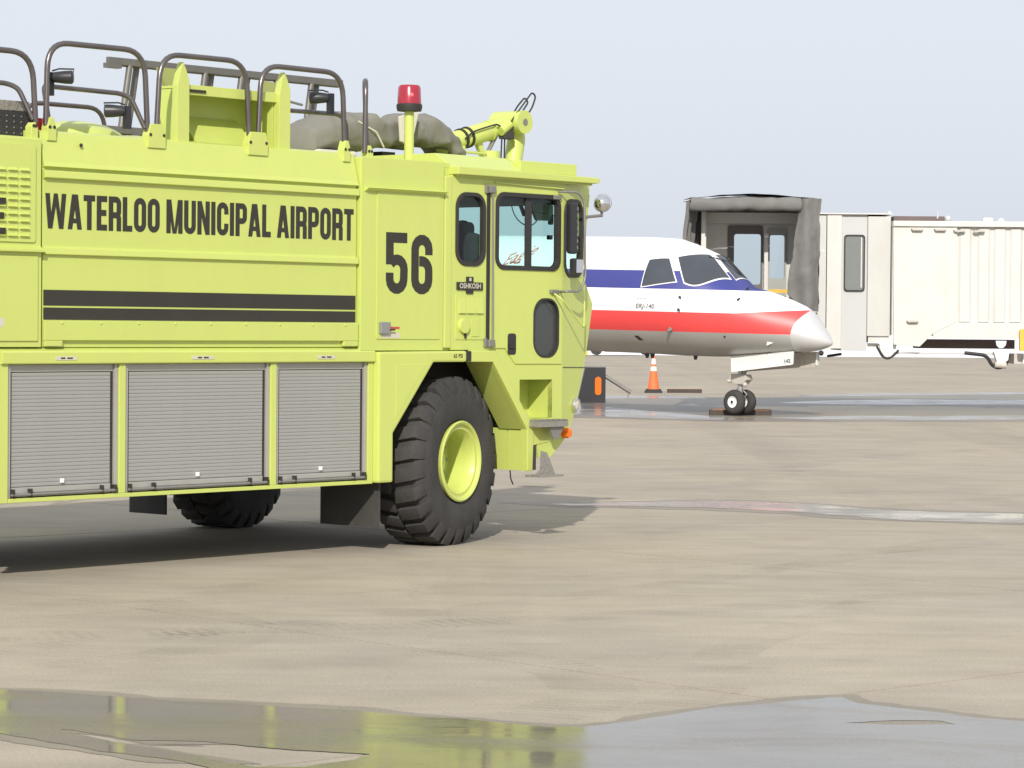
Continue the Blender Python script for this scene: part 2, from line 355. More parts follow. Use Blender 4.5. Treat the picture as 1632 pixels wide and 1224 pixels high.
# condensed heavy lettering: (polyline strokes and quads in a unit-high box)
def letters(text, x0, x1, z0, z1, y, t=.172, gap=.062, space=.20):
    """flat printed letters on the plane y, spanning x0..x1 and z0..z1"""
    h = t / 2; L = MB(); pen = 0.0; items = []
    def arc(cx, cy, r, a0, a1, n=7): return [(cx + r * cos(radians(a0 + (a1 - a0) * i / n)), cy + r * sin(radians(a0 + (a1 - a0) * i / n))) for i in range(n + 1)]
    def glyph(c):
        S, Q = [], []
        if c in 'OQ':
            w = .47; r = w / 2 - h; S = [(arc(w / 2, 1 - h - r, r, 0, 180) + arc(w / 2, h + r, r, 180, 360), True)]
        elif c == 'U':
            w = .47; r = w / 2 - h; S = [([(h, 1)] + arc(w / 2, h + r, r, 180, 360) + [(w - h, 1)], False)]
        elif c == 'C':
            w = .47; r = w / 2 - h; S = [([(w - h, .64)] + arc(w / 2, 1 - h - r, r, 0, 180) + arc(w / 2, h + r, r, 180, 360) + [(w - h, .36)], False)]
        elif c == 'L': w = .37; S = [([(h, 1), (h, h), (w, h)], False)]
        elif c == 'I': w = t; S = [([(h, 0), (h, 1)], False)]
        elif c == 'T': w = .43; S = [([(0, 1 - h), (w, 1 - h)], False), ([(w / 2, 0), (w / 2, 1 - t)], False)]
        elif c == 'E': w = .39; S = [([(w, 1 - h), (h, 1 - h), (h, h), (w, h)], False), ([(t, .51), (w - .03, .51)], False)]
        elif c == 'N': w = .50; S = [([(h, 0), (h, 1)], False), ([(w - h, 0), (w - h, 1)], False)]; Q = [((w - t, 0), (w - .02, 0), (t, 1), (.02, 1))]
        elif c == 'M':
            w = .64; S = [([(h, 0), (h, 1)], False), ([(w - h, 0), (w - h, 1)], False)]
            Q = [((w / 2 - .075, 0), (w / 2 + .02, 0), (t * 1.1, 1), (.03, 1)), ((w / 2 - .02, 0), (w / 2 + .075, 0), (w - .03, 1), (w - t * 1.1, 1))]
        elif c == 'W':
            w = .76; q = .19
            Q = [((.10, 0), (.10 + .16, 0), (t * .95, 1), (0, 1)), ((.14, 0), (.26, 0), (w / 2 + .07, 1), (w / 2 - .07, 1)),
                 ((w - .26, 0), (w - .14, 0), (w / 2 + .07, 1), (w / 2 - .07, 1)), ((w - .26, 0), (w - .10, 0), (w, 1), (w - t * .95, 1))]
        elif c == 'A':
            w = .52; Q = [((0, 0), (t * .97, 0), (w / 2 + .07, 1), (w / 2 - .11, 1)), ((w - t * .97, 0), (w, 0), (w / 2 + .11, 1), (w / 2 - .07, 1)), ((.12, .18), (w - .12, .18), (w - .15, .31), (.15, .31))]
        elif c in 'PR':
            w = .47; r = .115; yb = .46
            S = [([(h, 0), (h, 1)], False), ([(t, 1 - h), (w - h - r, 1 - h)] + arc(w - h - r, 1 - h - r, r, 90, 0) + arc(w - h - r, yb + r, r, 0, -90) + [(t, yb)], False)]
            if c == 'R': S.append((arc(w - h - r, yb - r * .9, r, 90, 0)[2:] + [(w - h, 0)], False))
        elif c == '5':
            w = .49; r = w / 2 - h
            S = [([(w - .01, 1 - h * .8), (h, 1 - h * .8), (h, .485)], False), (arc(w / 2 + .005, .655 - h - r, r, 150, 0) + arc(w / 2, h + r, r, 360, 180) + [(h, .35)], False)]
        elif c == '6':
            w = .49; r = w / 2 - h
            S = [([(w - h, .66)] + arc(w / 2, 1 - h - r, r, 0, 180) + arc(w / 2, h + r, r, 180, 360) + arc(w / 2, .62 - h - r + .02, r, 0, 90) + [(w / 2 - r * .4, .64 - h)], False)]
        return w, S, Q
    for c in text:
        if c == ' ': pen += space; continue
        w, S, Q = glyph(c); items.append((pen, S, Q)); pen += w + gap
    W = pen - gap; sx = (x1 - x0) / W; sz = z1 - z0
    for pen, S, Q in items:
        lay = 0
        for path, closed in S:
            P = [Vector(p) for p in path]; m = len(P); A, B = [], []
            for i in range(m):
                a = (P[i] - P[i - 1]) if (closed or i > 0) else (P[1] - P[0])
                b = (P[(i + 1) % m] - P[i]) if (closed or i < m - 1) else (P[-1] - P[-2])
                a = a.normalized() if a.length > 1e-6 else b.normalized(); b = b.normalized() if b.length > 1e-6 else a
                na, nb = Vector((-a.y, a.x)), Vector((-b.y, b.x)); mm = na + nb; mm = mm / max(.35, mm.dot(na))
                A.append(P[i] + mm * h); B.append(P[i] - mm * h)
            yy = y - lay * .0004; lay += 1
            vs = [(x0 + (pen + q.x) * sx, yy, z0 + q.y * sz) for q in A] + [(x0 + (pen + q.x) * sx, yy, z0 + q.y * sz) for q in B]
            L.add(vs, [(i, (i + 1) % m, (i + 1) % m + m, i + m) for i in range(m if closed else m - 1)])
        for q in Q:
            yy = y - lay * .0004; lay += 1
            L.add([(x0 + (pen + a) * sx, yy, z0 + b * sz) for a, b in q], [(0, 1, 2, 3)])
    return L
def font_text(body, size, shear=0.0, bold=0.0, sx=1.0):
    cu = bpy.data.curves.new('lettering', 'FONT'); cu.body = body; cu.size = size; cu.shear = shear; cu.offset = bold; cu.align_x = 'CENTER'; cu.align_y = 'CENTER'
    cu.fill_mode = 'FRONT' if hasattr(cu, 'fill_mode') else None
    cu.resolution_u = 3
    o = bpy.data.objects.new('lettering', cu); COL.objects.link(o)
    dg = bpy.context.evaluated_depsgraph_get(); me = bpy.data.meshes.new_from_object(o.evaluated_get(dg))
    L = MB(); L.add([(v.co.x * sx, 0, v.co.y) for v in me.vertices], [tuple(p.vertices) for p in me.polygons])
    bpy.data.objects.remove(o); bpy.data.curves.remove(cu); bpy.data.meshes.remove(me)
    return L

# ------------------------------------------------------------------ ground
def sheet(loops, z, name, m, parent=None):
    tris = tessellate_polygon([[Vector((p[0], p[1], 0)) for p in lp] for lp in loops])
    L = MB(); L.add([(p[0], p[1], z) for lp in loops for p in lp], [tuple(t) for t in tris])
    o = L.build(name, m, parent)
    me = o.data
    for p in me.polygons:
        if p.normal.z < 0: p.flip()
    return o
def wobble(lp, amp, step, seed, freq=1.6):
    out = []; n = len(lp)
    for i in range(n):
        a, b = Vector(lp[i]), Vector(lp[(i + 1) % n]); k = max(1, int((b - a).length / step))
        for j in range(k):
            p = a.lerp(b, j / k)
            d = noise.noise_vector(Vector((p.x * freq, p.y * freq, seed))) + noise.noise_vector(Vector((p.x * freq * 4, p.y * freq * 4, seed + 5))) * .4
            out.append((p.x + d.x * amp, p.y + d.y * amp))
    return out
def grow(lp, amt): return inset(lp, -amt)

apron = MB().add([(-9000, -300, -.05), (9000, -300, -.05), (9000, 171, -.05), (-9000, 164, -.05)], [(0, 1, 2, 3)]).build('apron', CONC)
apron['kind'] = 'structure'; apron['label'] = 'tan concrete airport apron with worn joints and tyre marks'
snow = MB().add([(-9000, 163, -.04), (9000, 170, -.04), (9000, 15000, -.04), (-9000, 15000, -.04)], [(0, 1, 2, 3)]).build('snow_field', SNOWM)
snow['kind'] = 'structure'; snow['label'] = 'flat snow covered field beyond the apron edge'
# concrete slabs, laid on a grid turned 42 degrees
SL, GAPJ = 5.5, .024
ca, sa = cos(radians(42)), sin(radians(42)); NX, NY = 1.34, 13.56
slab_me = MB().box(0, SL - GAPJ, 0, SL - GAPJ, -.035, 0).mesh('slab', CONC)
cells, more_cells = [], []
for i in range(-40, 45):
    for j in range(-40, 45):
        cx = NX + ((i + .5) * ca - (j + .5) * sa) * SL; cy = NY + ((i + .5) * sa + (j + .5) * ca) * SL
        if 4 < cy < 150 and abs(cx) < .2 * cy + 4.2: cells.append((i, j, cy))
        elif -20 < cy < 158 and abs(cx) < 90: more_cells.append((i, j, cy))
cells.sort(key=lambda c: c[2])
more_cells += cells[290:]; cells = cells[:290]
for i, j, cy in cells:
    o = bpy.data.objects.new('slab', slab_me); COL.objects.link(o); o.parent = apron
    o.location = (NX + (i * ca - j * sa) * SL + GAPJ / 2, NY + (i * sa + j * ca) * SL, 0); o.rotation_euler = (0, 0, radians(42))
om = MB()                                            # the slabs outside the view, in one piece
for i, j, cy in more_cells:
    g_ = GAPJ / SL; P = [(NX + (a * ca - b * sa) * SL, NY + (a * sa + b * ca) * SL) for a, b in ((i, j), (i + 1 - g_, j), (i + 1 - g_, j + 1 - g_), (i, j + 1 - g_))]
    om.add([(x + GAPJ / 2, y, 0) for x, y in P] + [(x + GAPJ / 2, y, -.035) for x, y in P], [(0, 1, 2, 3)] + [(k, (k + 1) % 4, (k + 1) % 4 + 4, k + 4) for k in range(4)])
oo = om.build('outer_slabs', CONC, apron); oo['kind'] = 'stuff'
jm = MB()
for i, j, _ in cells + more_cells:
    P = [(NX + (a * ca - b * sa) * SL, NY + (a * sa + b * ca) * SL, -.006) for a, b in ((i, j), (i + 1, j), (i + 1, j + 1), (i, j + 1))]
    jm.add(P, [(0, 1, 2, 3)])
jo = jm.build('joint_sealant', JOINT, apron)

# puddles
FP = [(-3.4, 14.0), (-2.9, 13.80), (-2.6, 13.72), (-2.32, 13.71), (-2.02, 13.57), (-1.67, 13.39), (-1.36, 13.32), (-1.08, 13.2), (-.74, 13.11), (-.47, 12.92), (-.15, 12.77), (.19, 12.59), (.34, 12.62), (.5, 12.75),
      (.73, 13.01), (1.01, 13.3), (1.25, 13.44), (1.37, 13.54), (1.54, 13.69), (1.63, 13.69), (1.67, 13.49), (1.83, 13.37), (1.99, 13.22), (2.19, 13.0), (2.6, 12.85), (3.3, 12.6), (3.4, 10.0), (.6, 9.4), (-.7, 10.3),
      (-1.08, 11.14), (-1.21, 11.38), (-1.44, 11.6), (-1.77, 11.84), (-2.05, 12.09), (-2.34, 12.34), (-2.9, 12.6), (-3.5, 12.9)]
ISL = [(-2.02, 12.4), (-1.86, 12.29), (-1.64, 12.1), (-1.31, 12.08), (-1.11, 11.96), (-.91, 11.85), (-.61, 11.75), (-.66, 11.59), (-.85, 11.43), (-1.05, 11.40), (-1.15, 11.50), (-1.45, 11.78), (-1.71, 12.05)]
ISL2 = [(1.55, 12.80), (1.76, 12.88), (1.98, 12.87), (2.03, 12.76), (1.80, 12.74)]
o = sheet([wobble(FP, .045, .035, 1, 2.2), wobble(ISL, .04, .035, 2, 2.5), wobble(ISL2, .03, .03, 3, 3)], .004, 'puddle', WATER)
o['kind'] = 'structure'; o['label'] = 'wide shallow puddle across the bottom of the view'
o = sheet([wobble(grow(FP, .10), .08, .05, 11, 2.0), wobble(inset(ISL, .08), .03, .05, 12)], .002, 'damp_margin', DAMP); o['kind'] = 'structure'
MP = [(0.35, 28.2), (0.94, 28.4), (1.48, 28.65), (2.02, 28.95), (2.52, 28.85), (3.08, 28.5), (3.35, 28.1), (3.79, 27.6), (4.28, 27.5), (4.87, 27.35), (5.6, 27.3), (6.4, 26.6), (5.6, 25.6), (4.83, 25.95), (4.35, 26.1), (3.66, 26.3), (3.11, 26.75), (2.88, 27.15), (2.54, 27.45), (2.01, 27.75), (1.41, 27.85), (0.91, 28.0), (0.54, 28.02)]
o = sheet([wobble(MP, .16, .08, 21, 1.3)], .004, 'puddle', WATERF); o['kind'] = 'structure'; o['label'] = 'long thin puddle beyond the front wheel, reflecting the red stripe'
o = sheet([wobble(grow(MP, .25), .2, .2, 22, .8)], .002, 'damp_margin', DAMP); o['kind'] = 'structure'
WET = [(-1.0, 66.0), (0.97, 67.3), (2.83, 68.4), (5.23, 69.68), (7.93, 72.91), (14.6, 76.92), (19, 72), (17, 58), (10.25, 53.97), (7.0, 53.25), (3.95, 52.57), (0.79, 54.65), (-1.0, 56)]
o = sheet([wobble(WET, .5, .5, 30, .3)], .002, 'wet_ground', WETC); o['kind'] = 'structure'; o['label'] = 'dark wet concrete under the airliner nose'
SP = [([(-1, 68.5), (1.32, 69.7), (2.96, 70.8), (4.84, 70.4), (4.71, 68.95), (2.83, 68.4), (1.26, 67.2), (-1, 66.6)], 'thin wet streak beside the traffic cone'),
      ([(7.43, 72.76), (9.91, 75.47), (14.88, 78.41), (20, 79), (20, 77), (14.46, 76.2), (9.56, 72.77), (7.8, 71.63)], 'wet streak farthest beyond the nose wheels'),
      ([(6.03, 65.52), (7.95, 68.2), (9.96, 69.5), (13.22, 69.68), (18, 69), (18, 65.6), (12.38, 65.21), (8.49, 64.67), (7.05, 64.78)], 'tapering wet streak to the right behind the nose wheels'),
      ([(-1, 62.6), (1.18, 62.24), (2.0, 61.0), (3.07, 58.0), (4.14, 55.06), (4.8, 54.13), (4.71, 53.3), (3.4, 53.3), (2.24, 54.2), (1.07, 56.6), (-1, 57.5)], 'wet sheet between the black cart and the nose wheels'),
      ([(5.05, 54.91), (6.83, 56.4), (11.05, 57.4), (16, 57.5), (16, 55.5), (10.52, 55.44), (7.72, 54.3), (5.88, 54.2)], 'wet streak in front of the nose wheels on the right')]
for k, (P, lab) in enumerate(SP):
    o = sheet([wobble(P, .25, .3, 31 + k, .4)], .004, 'puddle', WATERF); o['kind'] = 'structure'; o['label'] = lab

# tyre tracks left on the concrete
def track_mat():
    m = bpy.data.materials.new('tyre_mark_film'); m.use_nodes = True; n, l = nodes_of(m); n.clear()
    o = n.new('ShaderNodeOutputMaterial'); t = n.new('ShaderNodeBsdfTransparent'); d = n.new('ShaderNodeBsdfDiffuse'); d.inputs[0].default_value = (.17, .15, .125, 1)
    uv = n.new('ShaderNodeUVMap'); sp = n.new('ShaderNodeSeparateXYZ'); l.new(uv.outputs[0], sp.inputs[0])
    w = n.new('ShaderNodeTexWave'); w.inputs['Scale'].default_value = 1.0; w.inputs['Distortion'].default_value = 1.2; w.wave_type = 'BANDS'
    l.new(uv.outputs[0], w.inputs['Vector'])
    nz = n.new('ShaderNodeTexNoise'); nz.inputs['Scale'].default_value = 1.7; nz.inputs['Detail'].default_value = 5
    g = n.new('ShaderNodeNewGeometry'); l.new(g.outputs['Position'], nz.inputs['Vector'])
    r = n.new('ShaderNodeMapRange'); r.inputs[1].default_value = .42; r.inputs[2].default_value = .75; r.inputs[3].default_value = 0; r.inputs[4].default_value = .20
    l.new(nz.outputs[0], r.inputs[0])
    q = n.new('ShaderNodeMath'); q.operation = 'MULTIPLY'; l.new(r.outputs[0], q.inputs[0]); l.new(w.outputs[1], q.inputs[1])
    mx = n.new('ShaderNodeMixShader'); l.new(q.outputs[0], mx.inputs[0]); l.new(t.outputs[0], mx.inputs[1]); l.new(d.outputs[0], mx.inputs[2]); l.new(mx.outputs[0], o.inputs[0])
    return m
TRACK = track_mat()
def tyre_mark(pts, w, z):
    P = fillet([(p[0], p[1], 0) for p in pts], 2.5, 12); me = bpy.data.meshes.new('tyre_mark'); vs, fs, uvs = [], [], []; s = 0
    for i, p in enumerate(P):
        d = (P[min(i + 1, len(P) - 1)] - P[max(i - 1, 0)]).normalized(); n_ = Vector((-d.y, d.x, 0))
        if i: s += (p - P[i - 1]).length
        for k in (-1, 1): vs.append((p.x + n_.x * k * w / 2, p.y + n_.y * k * w / 2, z)); uvs.append((s * 3.6 + k * k * .2, k * .35 + s * .4))
    fs = [(2 * i, 2 * i + 1, 2 * i + 3, 2 * i + 2) for i in range(len(P) - 1)]
    me.from_pydata(vs, [], fs); ul = me.uv_layers.new(name='UVMap')
    for lp in me.loops: ul.data[lp.index].uv = uvs[lp.vertex_index]
    me.materials.append(TRACK)
    for p in me.polygons:
        if p.normal.z < 0: p.flip()
    o = bpy.data.objects.new('tyre_mark', me); COL.objects.link(o); o.parent = apron
for k, (P, w) in enumerate([([(-3.2, 17.5), (-1.2, 19.8), (-.6, 21.6), (-1.8, 22.6)], .5), ([(-2.4, 14.6), (-1.7, 15.4), (-1.5, 16.6), (-2.4, 18.2)], .45), ([(.1, 12.9), (.45, 13.6), (.35, 14.8), (-.5, 15.8)], .45),
                            ([(.75, 13.3), (1.05, 14.0), (1.15, 15.5), (2.4, 18.5)], .35), ([(-3, 16.0), (0, 17.0), (3.6, 19.5)], .4), ([(-3, 15.2), (.5, 18.5), (3.9, 24)], .35), ([(.6, 30), (2.6, 31.5), (4.2, 38), (9, 44)], .45), ([(1.0, 24), (3.0, 27), (6, 31)], .4), ([(1.2, 40), (5, 37), (8, 36.5)], .45)]):
    tyre_mark(P, w, .0012 + .0001 * k)
# ------------------------------------------------------------------ fire truck
T = thing('fire_truck', 'lime yellow airport fire truck lettered WATERLOO MUNICIPAL AIRPORT with number 56', 'fire truck',
          (-.393, 22.882, 0), (0, radians(.06), radians(49.2)))
T.rotation_mode = 'XYZ'
W = 3.0
def part(mb, name, m=LIME, parent=T, **k): return mb.build(name, m, parent, **k)

# -- chassis
c = MB().box(-6.9, 1.0, 1.0, 1.25, .62, .95).box(-6.9, 1.0, 1.75, 2.0, .62, .95).box(-.12, .12, .55, 2.45, .56, .76).box(-5.9, -5.6, .5, 2.5, .56, .78).box(-.45, .45, 1.2, 1.8, .5, .8).box(-4.4, -1.4, .7, 2.3, .75, 1.3)
part(c, 'chassis', DARK)
# -- tank body: one stepped profile drawn along the truck
prof = [(.035, 1.628), (.035, 1.672), (.004, 1.678), (.004, 1.815), (.030, 1.822), (.030, 2.274), (.004, 2.282), (.010, 2.326), (.034, 2.335), (.034, 2.808), (.000, 2.818), (.006, 2.868), (.040, 2.874), (.040, 2.888), (.008, 2.896), (.022, 2.928), (.075, 3.14), (.12, 3.155)]
prof = prof + [(W - y, z) for y, z in reversed(prof)]
part(MB().prism(prof, -4.405, -1.248, 'x'), 'tank_body', bevel=.004)
for x0 in (-4.403, -1.41): part(MB().box(x0, x0 + .155, .0, .03, 1.636, 1.676), 'tank_foot', bevel=.004)
part(MB().box(-4.55, -1.1, .08, W - .08, 1.60, 1.626), 'tank_deck', DARK)
part(MB().box(-4.45, -1.2, .1, W - .1, 1.65, 3.0), 'tank_shell', DARK)
for k, x in enumerate(np.linspace(-4.25, -1.4, 9)): part(MB().sphere((x, .002, 1.80), .008, 8, 6), 'rivet')
part(MB().cyl((-4.06, .036, 3.06), (-4.06, .03, 3.06), .014), 'drain_plug', PRINT)
# rounded tank covers on the roof
part(MB().sphere((-3.62, .62, 3.14), .42, 28, 14, (1.0, .7, .34)), 'tank_dome', smooth=50)
part(MB().sphere((-2.95, .75, 3.14), .36, 28, 14, (1.1, .7, .22)), 'tank_dome', smooth=50)
# stripes and lettering
for z0, z1 in ((1.922, 2.032), (1.818, 1.908)):
    part(MB().add([(-4.402, .0265 if z0 > 1.9 else .0265, z0), (-1.26, .0265, z0), (-1.26, .0265, z1), (-4.402, .0265, z1)], [(0, 1, 2, 3)]), 'stripe', PRINT)
part(letters('WATERLOO MUNICIPAL AIRPORT', -4.384, -1.282, 2.463, 2.71, .0315), 'lettering', PRINT)
# -- rear engine body
rb = MB().prism([(.012, 1.63), (.012, 2.286), (-.028, 2.292), (-.028, 2.312), (.018, 2.332), (.018, 3.08), (.05, 3.095), (W - .05, 3.095), (W, 3.08), (W, 1.63)], -7.55, -4.432, 'x')
part(rb, 'engine_body', bevel=.004)
part(MB().box(-6.2, -4.47, .0, .02, 1.672, 2.262), 'engine_panel', bevel=.004)
lv = []
part(MB().prism(rrect(-6.2, -4.49, 2.36, 3.04, .02), .006, .019), 'louvre_panel', bevel=.003)
lou = MB()
for r in range(10):
    z = 2.875 - r * .0505
    for cidx in range(4):
        x = -4.595 - .105 * cidx
        b0 = [(x - .042, .0045, z), (x + .042, .0045, z), (x + .042, .0045, z - .006), (x - .042, .0045, z - .006), (x - .036, -.012, z - .012), (x + .036, -.012, z - .012), (x + .042, .0045, z - .032), (x - .042, .0045, z - .032)]
        part(MB().add([(x - .042, .006, z), (x + .042, .006, z), (x + .038, -.014, z - .020), (x - .038, -.014, z - .020), (x + .042, .006, z - .026), (x - .042, .006, z - .026)],
                      [(0, 1, 2, 3), (3, 2, 4, 5), (0, 3, 5), (1, 4, 2)]), 'louvre')
part(letters('E', -4.975, -4.77, 2.41, 2.66, -.015), 'lettering', PRINT)
part(MB().box(-4.88, -4.77, -.002, -.0005, 1.77, 1.83), 'warning_label', LABEL)
part(MB().box(-7.5, -4.80, .10, W - .1, .9, 1.63), 'rear_lower_body', DARK)
part(MB().box(-5.0, -4.802, .03, .10, .55, 1.625), 'rear_fender', LIME)
part(MB().prism([(-7.55, .75), (-6.75, .75), (-6.6, 1.3), (-6.3, 1.5), (-5.3, 1.5), (-5.0, 1.3), (-5.0, 1.625), (-7.55, 1.625)], .03, .1), 'rear_fender')
part(MB().prism([(-7.55, .75), (-6.75, .75), (-6.6, 1.3), (-6.3, 1.5), (-5.3, 1.5), (-5.0, 1.3), (-4.81, .6), (-4.81, 1.625), (-7.55, 1.625)], W - .1, W - .03), 'rear_fender')
# -- lower compartments: frame, three roller shutters
fr = MB().box(-4.795, -4.715, .02, .30, .547, 1.512).box(-3.700, -3.640, .02, .30, .578, 1.508).box(-2.182, -2.122, .02, .30, .578, 1.508).box(-1.112, -1.058, .02, .30, .547, 1.508)
fr.box(-4.712, -1.115, .018, .30, .547, .577)
part(fr, 'compartment_frame', bevel=.003)
part(MB().prism([(.035, 1.508), (.0, 1.512), (-.004, 1.520), (-.004, 1.592), (.006, 1.604), (.05, 1.626), (.3, 1.626), (.3, 1.508)], -4.787, -1.06, 'x'), 'compartment_header', bevel=.003)
part(MB().box(-4.71, -1.12, .16, .95, .585, 1.5), 'compartment_box', DARK)
part(MB().box(-4.795, -1.058, W - .3, W - .02, .547, 1.626), 'compartment_side', LIME)
for x0, x1 in ((-4.314, -4.119), (-3.021, -2.801), (-1.711, -1.517)):
    lb = part(MB().prism(rrect(x0, x1, 1.538, 1.564, .010), -.0075, -.004), 'compartment_label', LABEL)
    xm = (x0 + x1) / 2
    for a, b in ((-.052, -.012), (.006, .056)): MB().box(xm + a, xm + b, -.0085, -.0076, 1.546, 1.557).build('print', PRINT, lb)
slats = 30
def shutter(x0, x1):
    t0 = x0 + .002; t1 = x1 - .002; z0, z1 = .579, 1.506
    s = part(MB().box(t0, t0 + .030, .034, .10, z0, z1).box(t1 - .030, t1, .034, .10, z0, z1).box(t0 + .031, t1 - .031, .05, .10, z1 - .05, z1), 'roller_shutter', ALU, bevel=.002)
    MB().box(t0 + .031, t0 + .046, .045, .1, z0, z1 - .052).build('guide_seal', RUBBER, s)
    MB().box(t1 - .060, t1 - .031, .055, .1, z0, z1 - .052).build('guide_seal', RUBBER, s)
    a, b = t0 + .047, t1 - .061; p = (z1 - .055 - z0 - .075) / slats
    L = MB().prism([(.053, 0), (.0498, .002), (.0490, p * .30), (.0490, p * .75), (.0498, p * .95), (.052, p * .975), (.066, p * .98), (.066, 0)], a, b, 'x')
    me = L.mesh('slat', SLAT)
    for k in range(slats):
        o = bpy.data.objects.new('slat', me); COL.objects.link(o); o.parent = s; o.location = (0, 0, z0 + .075 + k * p)
    MB().box(a, b, .040, .07, z0 + .004, z0 + .072).build('bottom_rail', ALU, s, bevel=.003)
    w = b - a; h0, h1 = a + w * .17, b - w * .12
    MB().tube([(a - .02, .016, z0 + .022), (b + .03, .016, z0 + .022)], .011, 8).build('lift_bar', STEEL, s)
    MB().box(h0, h1, .030, .040, z0 + .035, z0 + .068).build('handle_plate', ALU, s, bevel=.002)
    for hx in (a - .015, h0 - .012, h1, b + .015): MB().box(hx, hx + .020, .006, .04, z0 + .006, z0 + .062).build('bar_bracket', PRINT, s, bevel=.002)
    xm = (a + b) / 2
    MB().box(xm - .014, xm + .014, .030, .046, z0 + .092, z0 + .122).build('lock', WHITEP, s, bevel=.002)
shutter(-4.714, -3.701); shutter(-3.639, -2.183); shutter(-2.121, -1.113)
# -- front body with the number 56
part(MB().prism([(-1.232, 1.60), (-.262, 1.60), (-.262, 3.10), (-.30, 3.128), (-1.20, 3.128), (-1.232, 3.12)], 0, W), 'front_body', bevel=.006)
part(MB().prism(rrect(-1.052, -.312, 1.692, 2.862, .012), -.007, .001), 'service_door', bevel=.003)
part(MB().prism([(0.002, 2.855), (-.018, 2.862), (-.050, 2.882), (-.048, 2.888), (0.002, 2.896)], -1.195, -.268, 'x'), 'rain_gutter')
part(letters('56', -.952, -.405, 2.052, 2.533, -.0085, t=.172, gap=.085), 'lettering', PRINT)
lt = part(MB().box(-1.028, -.918, -.035, -.008, 1.735, 1.828), 'door_latch', GREYB, bevel=.006)
MB().tube([(-.93, -.03, 1.765), (-.87, -.035, 1.768)], .007).build('lever', PRINT, lt)
part(MB().prism(rrect(-1.0, -.78, 1.70, 1.745, .02), -.0085, -.0072), 'latch_label', LABEL)
part(MB().box(-.905, -.79, -.0105, -.0088, 1.775, 1.79), 'warning_label', REDP)
# -- recessed post between body and cab
part(MB().box(-.262, -.165, .03, W - .03, 1.60, 3.09), 'cab_post', LIME)
part(MB().box(-.252, -.165, -.004, .03, 1.62, 3.02), 'cab_post', LIME, bevel=.012)
# -- front fender and arch
ARCH = [(-.985, .553), (-.985, 1.585), (.38, 1.600), (.655, 1.12), (.82, .945), (.82, .585), (.765, .585), (.765, .935), (.335, 1.505), (-.41, 1.508), (-.885, .945), (-.885, .553)]
fy = -.04
part(MB().prism([(-1.055, .553), (-1.055, 1.592), (-.015, 1.598), (-.015, 1.507), (-.413, 1.507), (-.885, .945), (-.885, .553)], fy, .06), 'front_fender', bevel=.018)
part(MB().prism([(-.86, 1.49), (-.50, 1.49), (-.86, 1.06)], fy - .003, fy + .01), 'fender_panel', bevel=.0015)
tx = font_text('65 PSI', .045, bold=.001); tx.xf(Matrix.Translation((-.12, fy - .0015, 1.555))); part(tx, 'lettering', PRINT)
part(MB().prism([(.058, 1.507), (.058, 1.598), (.36, 1.60), (.865, .94), (.855, .585), (.782, .585), (.777, .935), (.337, 1.504)], fy + .02, -.001), 'front_fender', bevel=.008)
part(MB().box(-.012, .052, fy + .01, .03, 1.515, 1.596), 'fender_notch', RUBBER)
# wheel well linings
part(MB().box(-.90, .80, .62, .66, .75, 1.62), 'wheel_well', DARK)
part(MB().prism([(-.46, 1.515), (.32, 1.515), (.32, 1.53), (-.46, 1.53)], .06, .62), 'wheel_well', DARK)
part(MB().prism([(-.89, .94), (-.43, 1.515), (-.46, 1.525), (-.92, .95)], .06, .62), 'wheel_well', DARK)
part(MB().box(-.93, -.90, .06, .62, .553, .94), 'wheel_well', DARK)
part(MB().prism([(.775, .935), (.338, 1.504), (.352, 1.516), (.79, .945)], .052, .29), 'fender_liner', LIME)
part(MB().box(.79, .805, .015, .20, .588, .93).box(.80, .815, .20, .212, .588, .93).box(.79, .805, .215, .45, .588, .94), 'splash_panel', LIME)
# -- cab: near wall with window and step openings
door = [(.337, 1.62), (.50, 1.618), (.628, 1.487), (1.232, 1.484), (1.232, 2.93), (.337, 2.935)]
w_rear = rrect(-.112, .232, 2.305, 2.885, .115, 7)
w_door = rrect(.372, 1.187, 2.284, 2.905, .09, 6)
w_low = rrect(.868, 1.180, 1.55, 2.03, .13, 7)
step = [(.697, 1.355), (1.123, 1.353), (1.125, 1.030), (.862, 1.022), (.862, 1.02), (.698, 1.15)]
wall = [(-.165, 1.605), (.052, 1.605), (.052, 1.507), (.336, 1.504), (.775, .935), (.78, .585), (.858, .585), (.862, .83), (.90, .84), (.93, .80), (.95, .695), (1.10, .69), (1.25, .80), (1.25, 3.032), (-.165, 3.032)]
low_hole = inset(w_low, -.004)
part(MB().prism(wall, 0, .05, 'y', [w_rear, inset(w_door, -.0), step, low_hole]), 'cab_side', bevel=.003)
d_ = part(MB().prism([(p[0], p[1]) for p in door], -.010, -.001, 'y', [w_door, w_low]), 'cab_door', bevel=.003)
def ring(loop, t, y0, y1, name='window_frame', parent=T, m=RUBBER): return MB().prism(inset(loop, -.012), y0, y1, 'y', [inset(loop, t)]).build(name, m, parent, bevel=.004)
ring(w_rear, .020, -.012, .03); ring(w_door, .026, -.022, .03, parent=d_); ring(w_low, .006, -.016, .03, parent=d_)
part(MB().prism(inset(w_rear, .012), .018, .024), 'window_pane', GLASS)
MB().prism(inset(w_door, .018), .016, .022).build('window_pane', GLASS, d_)
MB().prism(inset(w_low, .0), .012, .02).build('dark_pane', mat('dark_pane_glass', (.055, .06, .06), .12, var=.1), d_)
ho = MB().prism(rrect(.528, .632, 1.565, 1.742, .025), -.014, -.0102).build('door_handle', RUBBER, d_)
MB().box(.545, .615, -.026, -.014, 1.62, 1.65).build('latch', PRINT, ho)
part(MB().prism([(.358, 2.985), (1.24, 2.97), (1.24, 2.982), (.358, 2.997)], -.02, .001), 'drip_rail', bevel=.003)
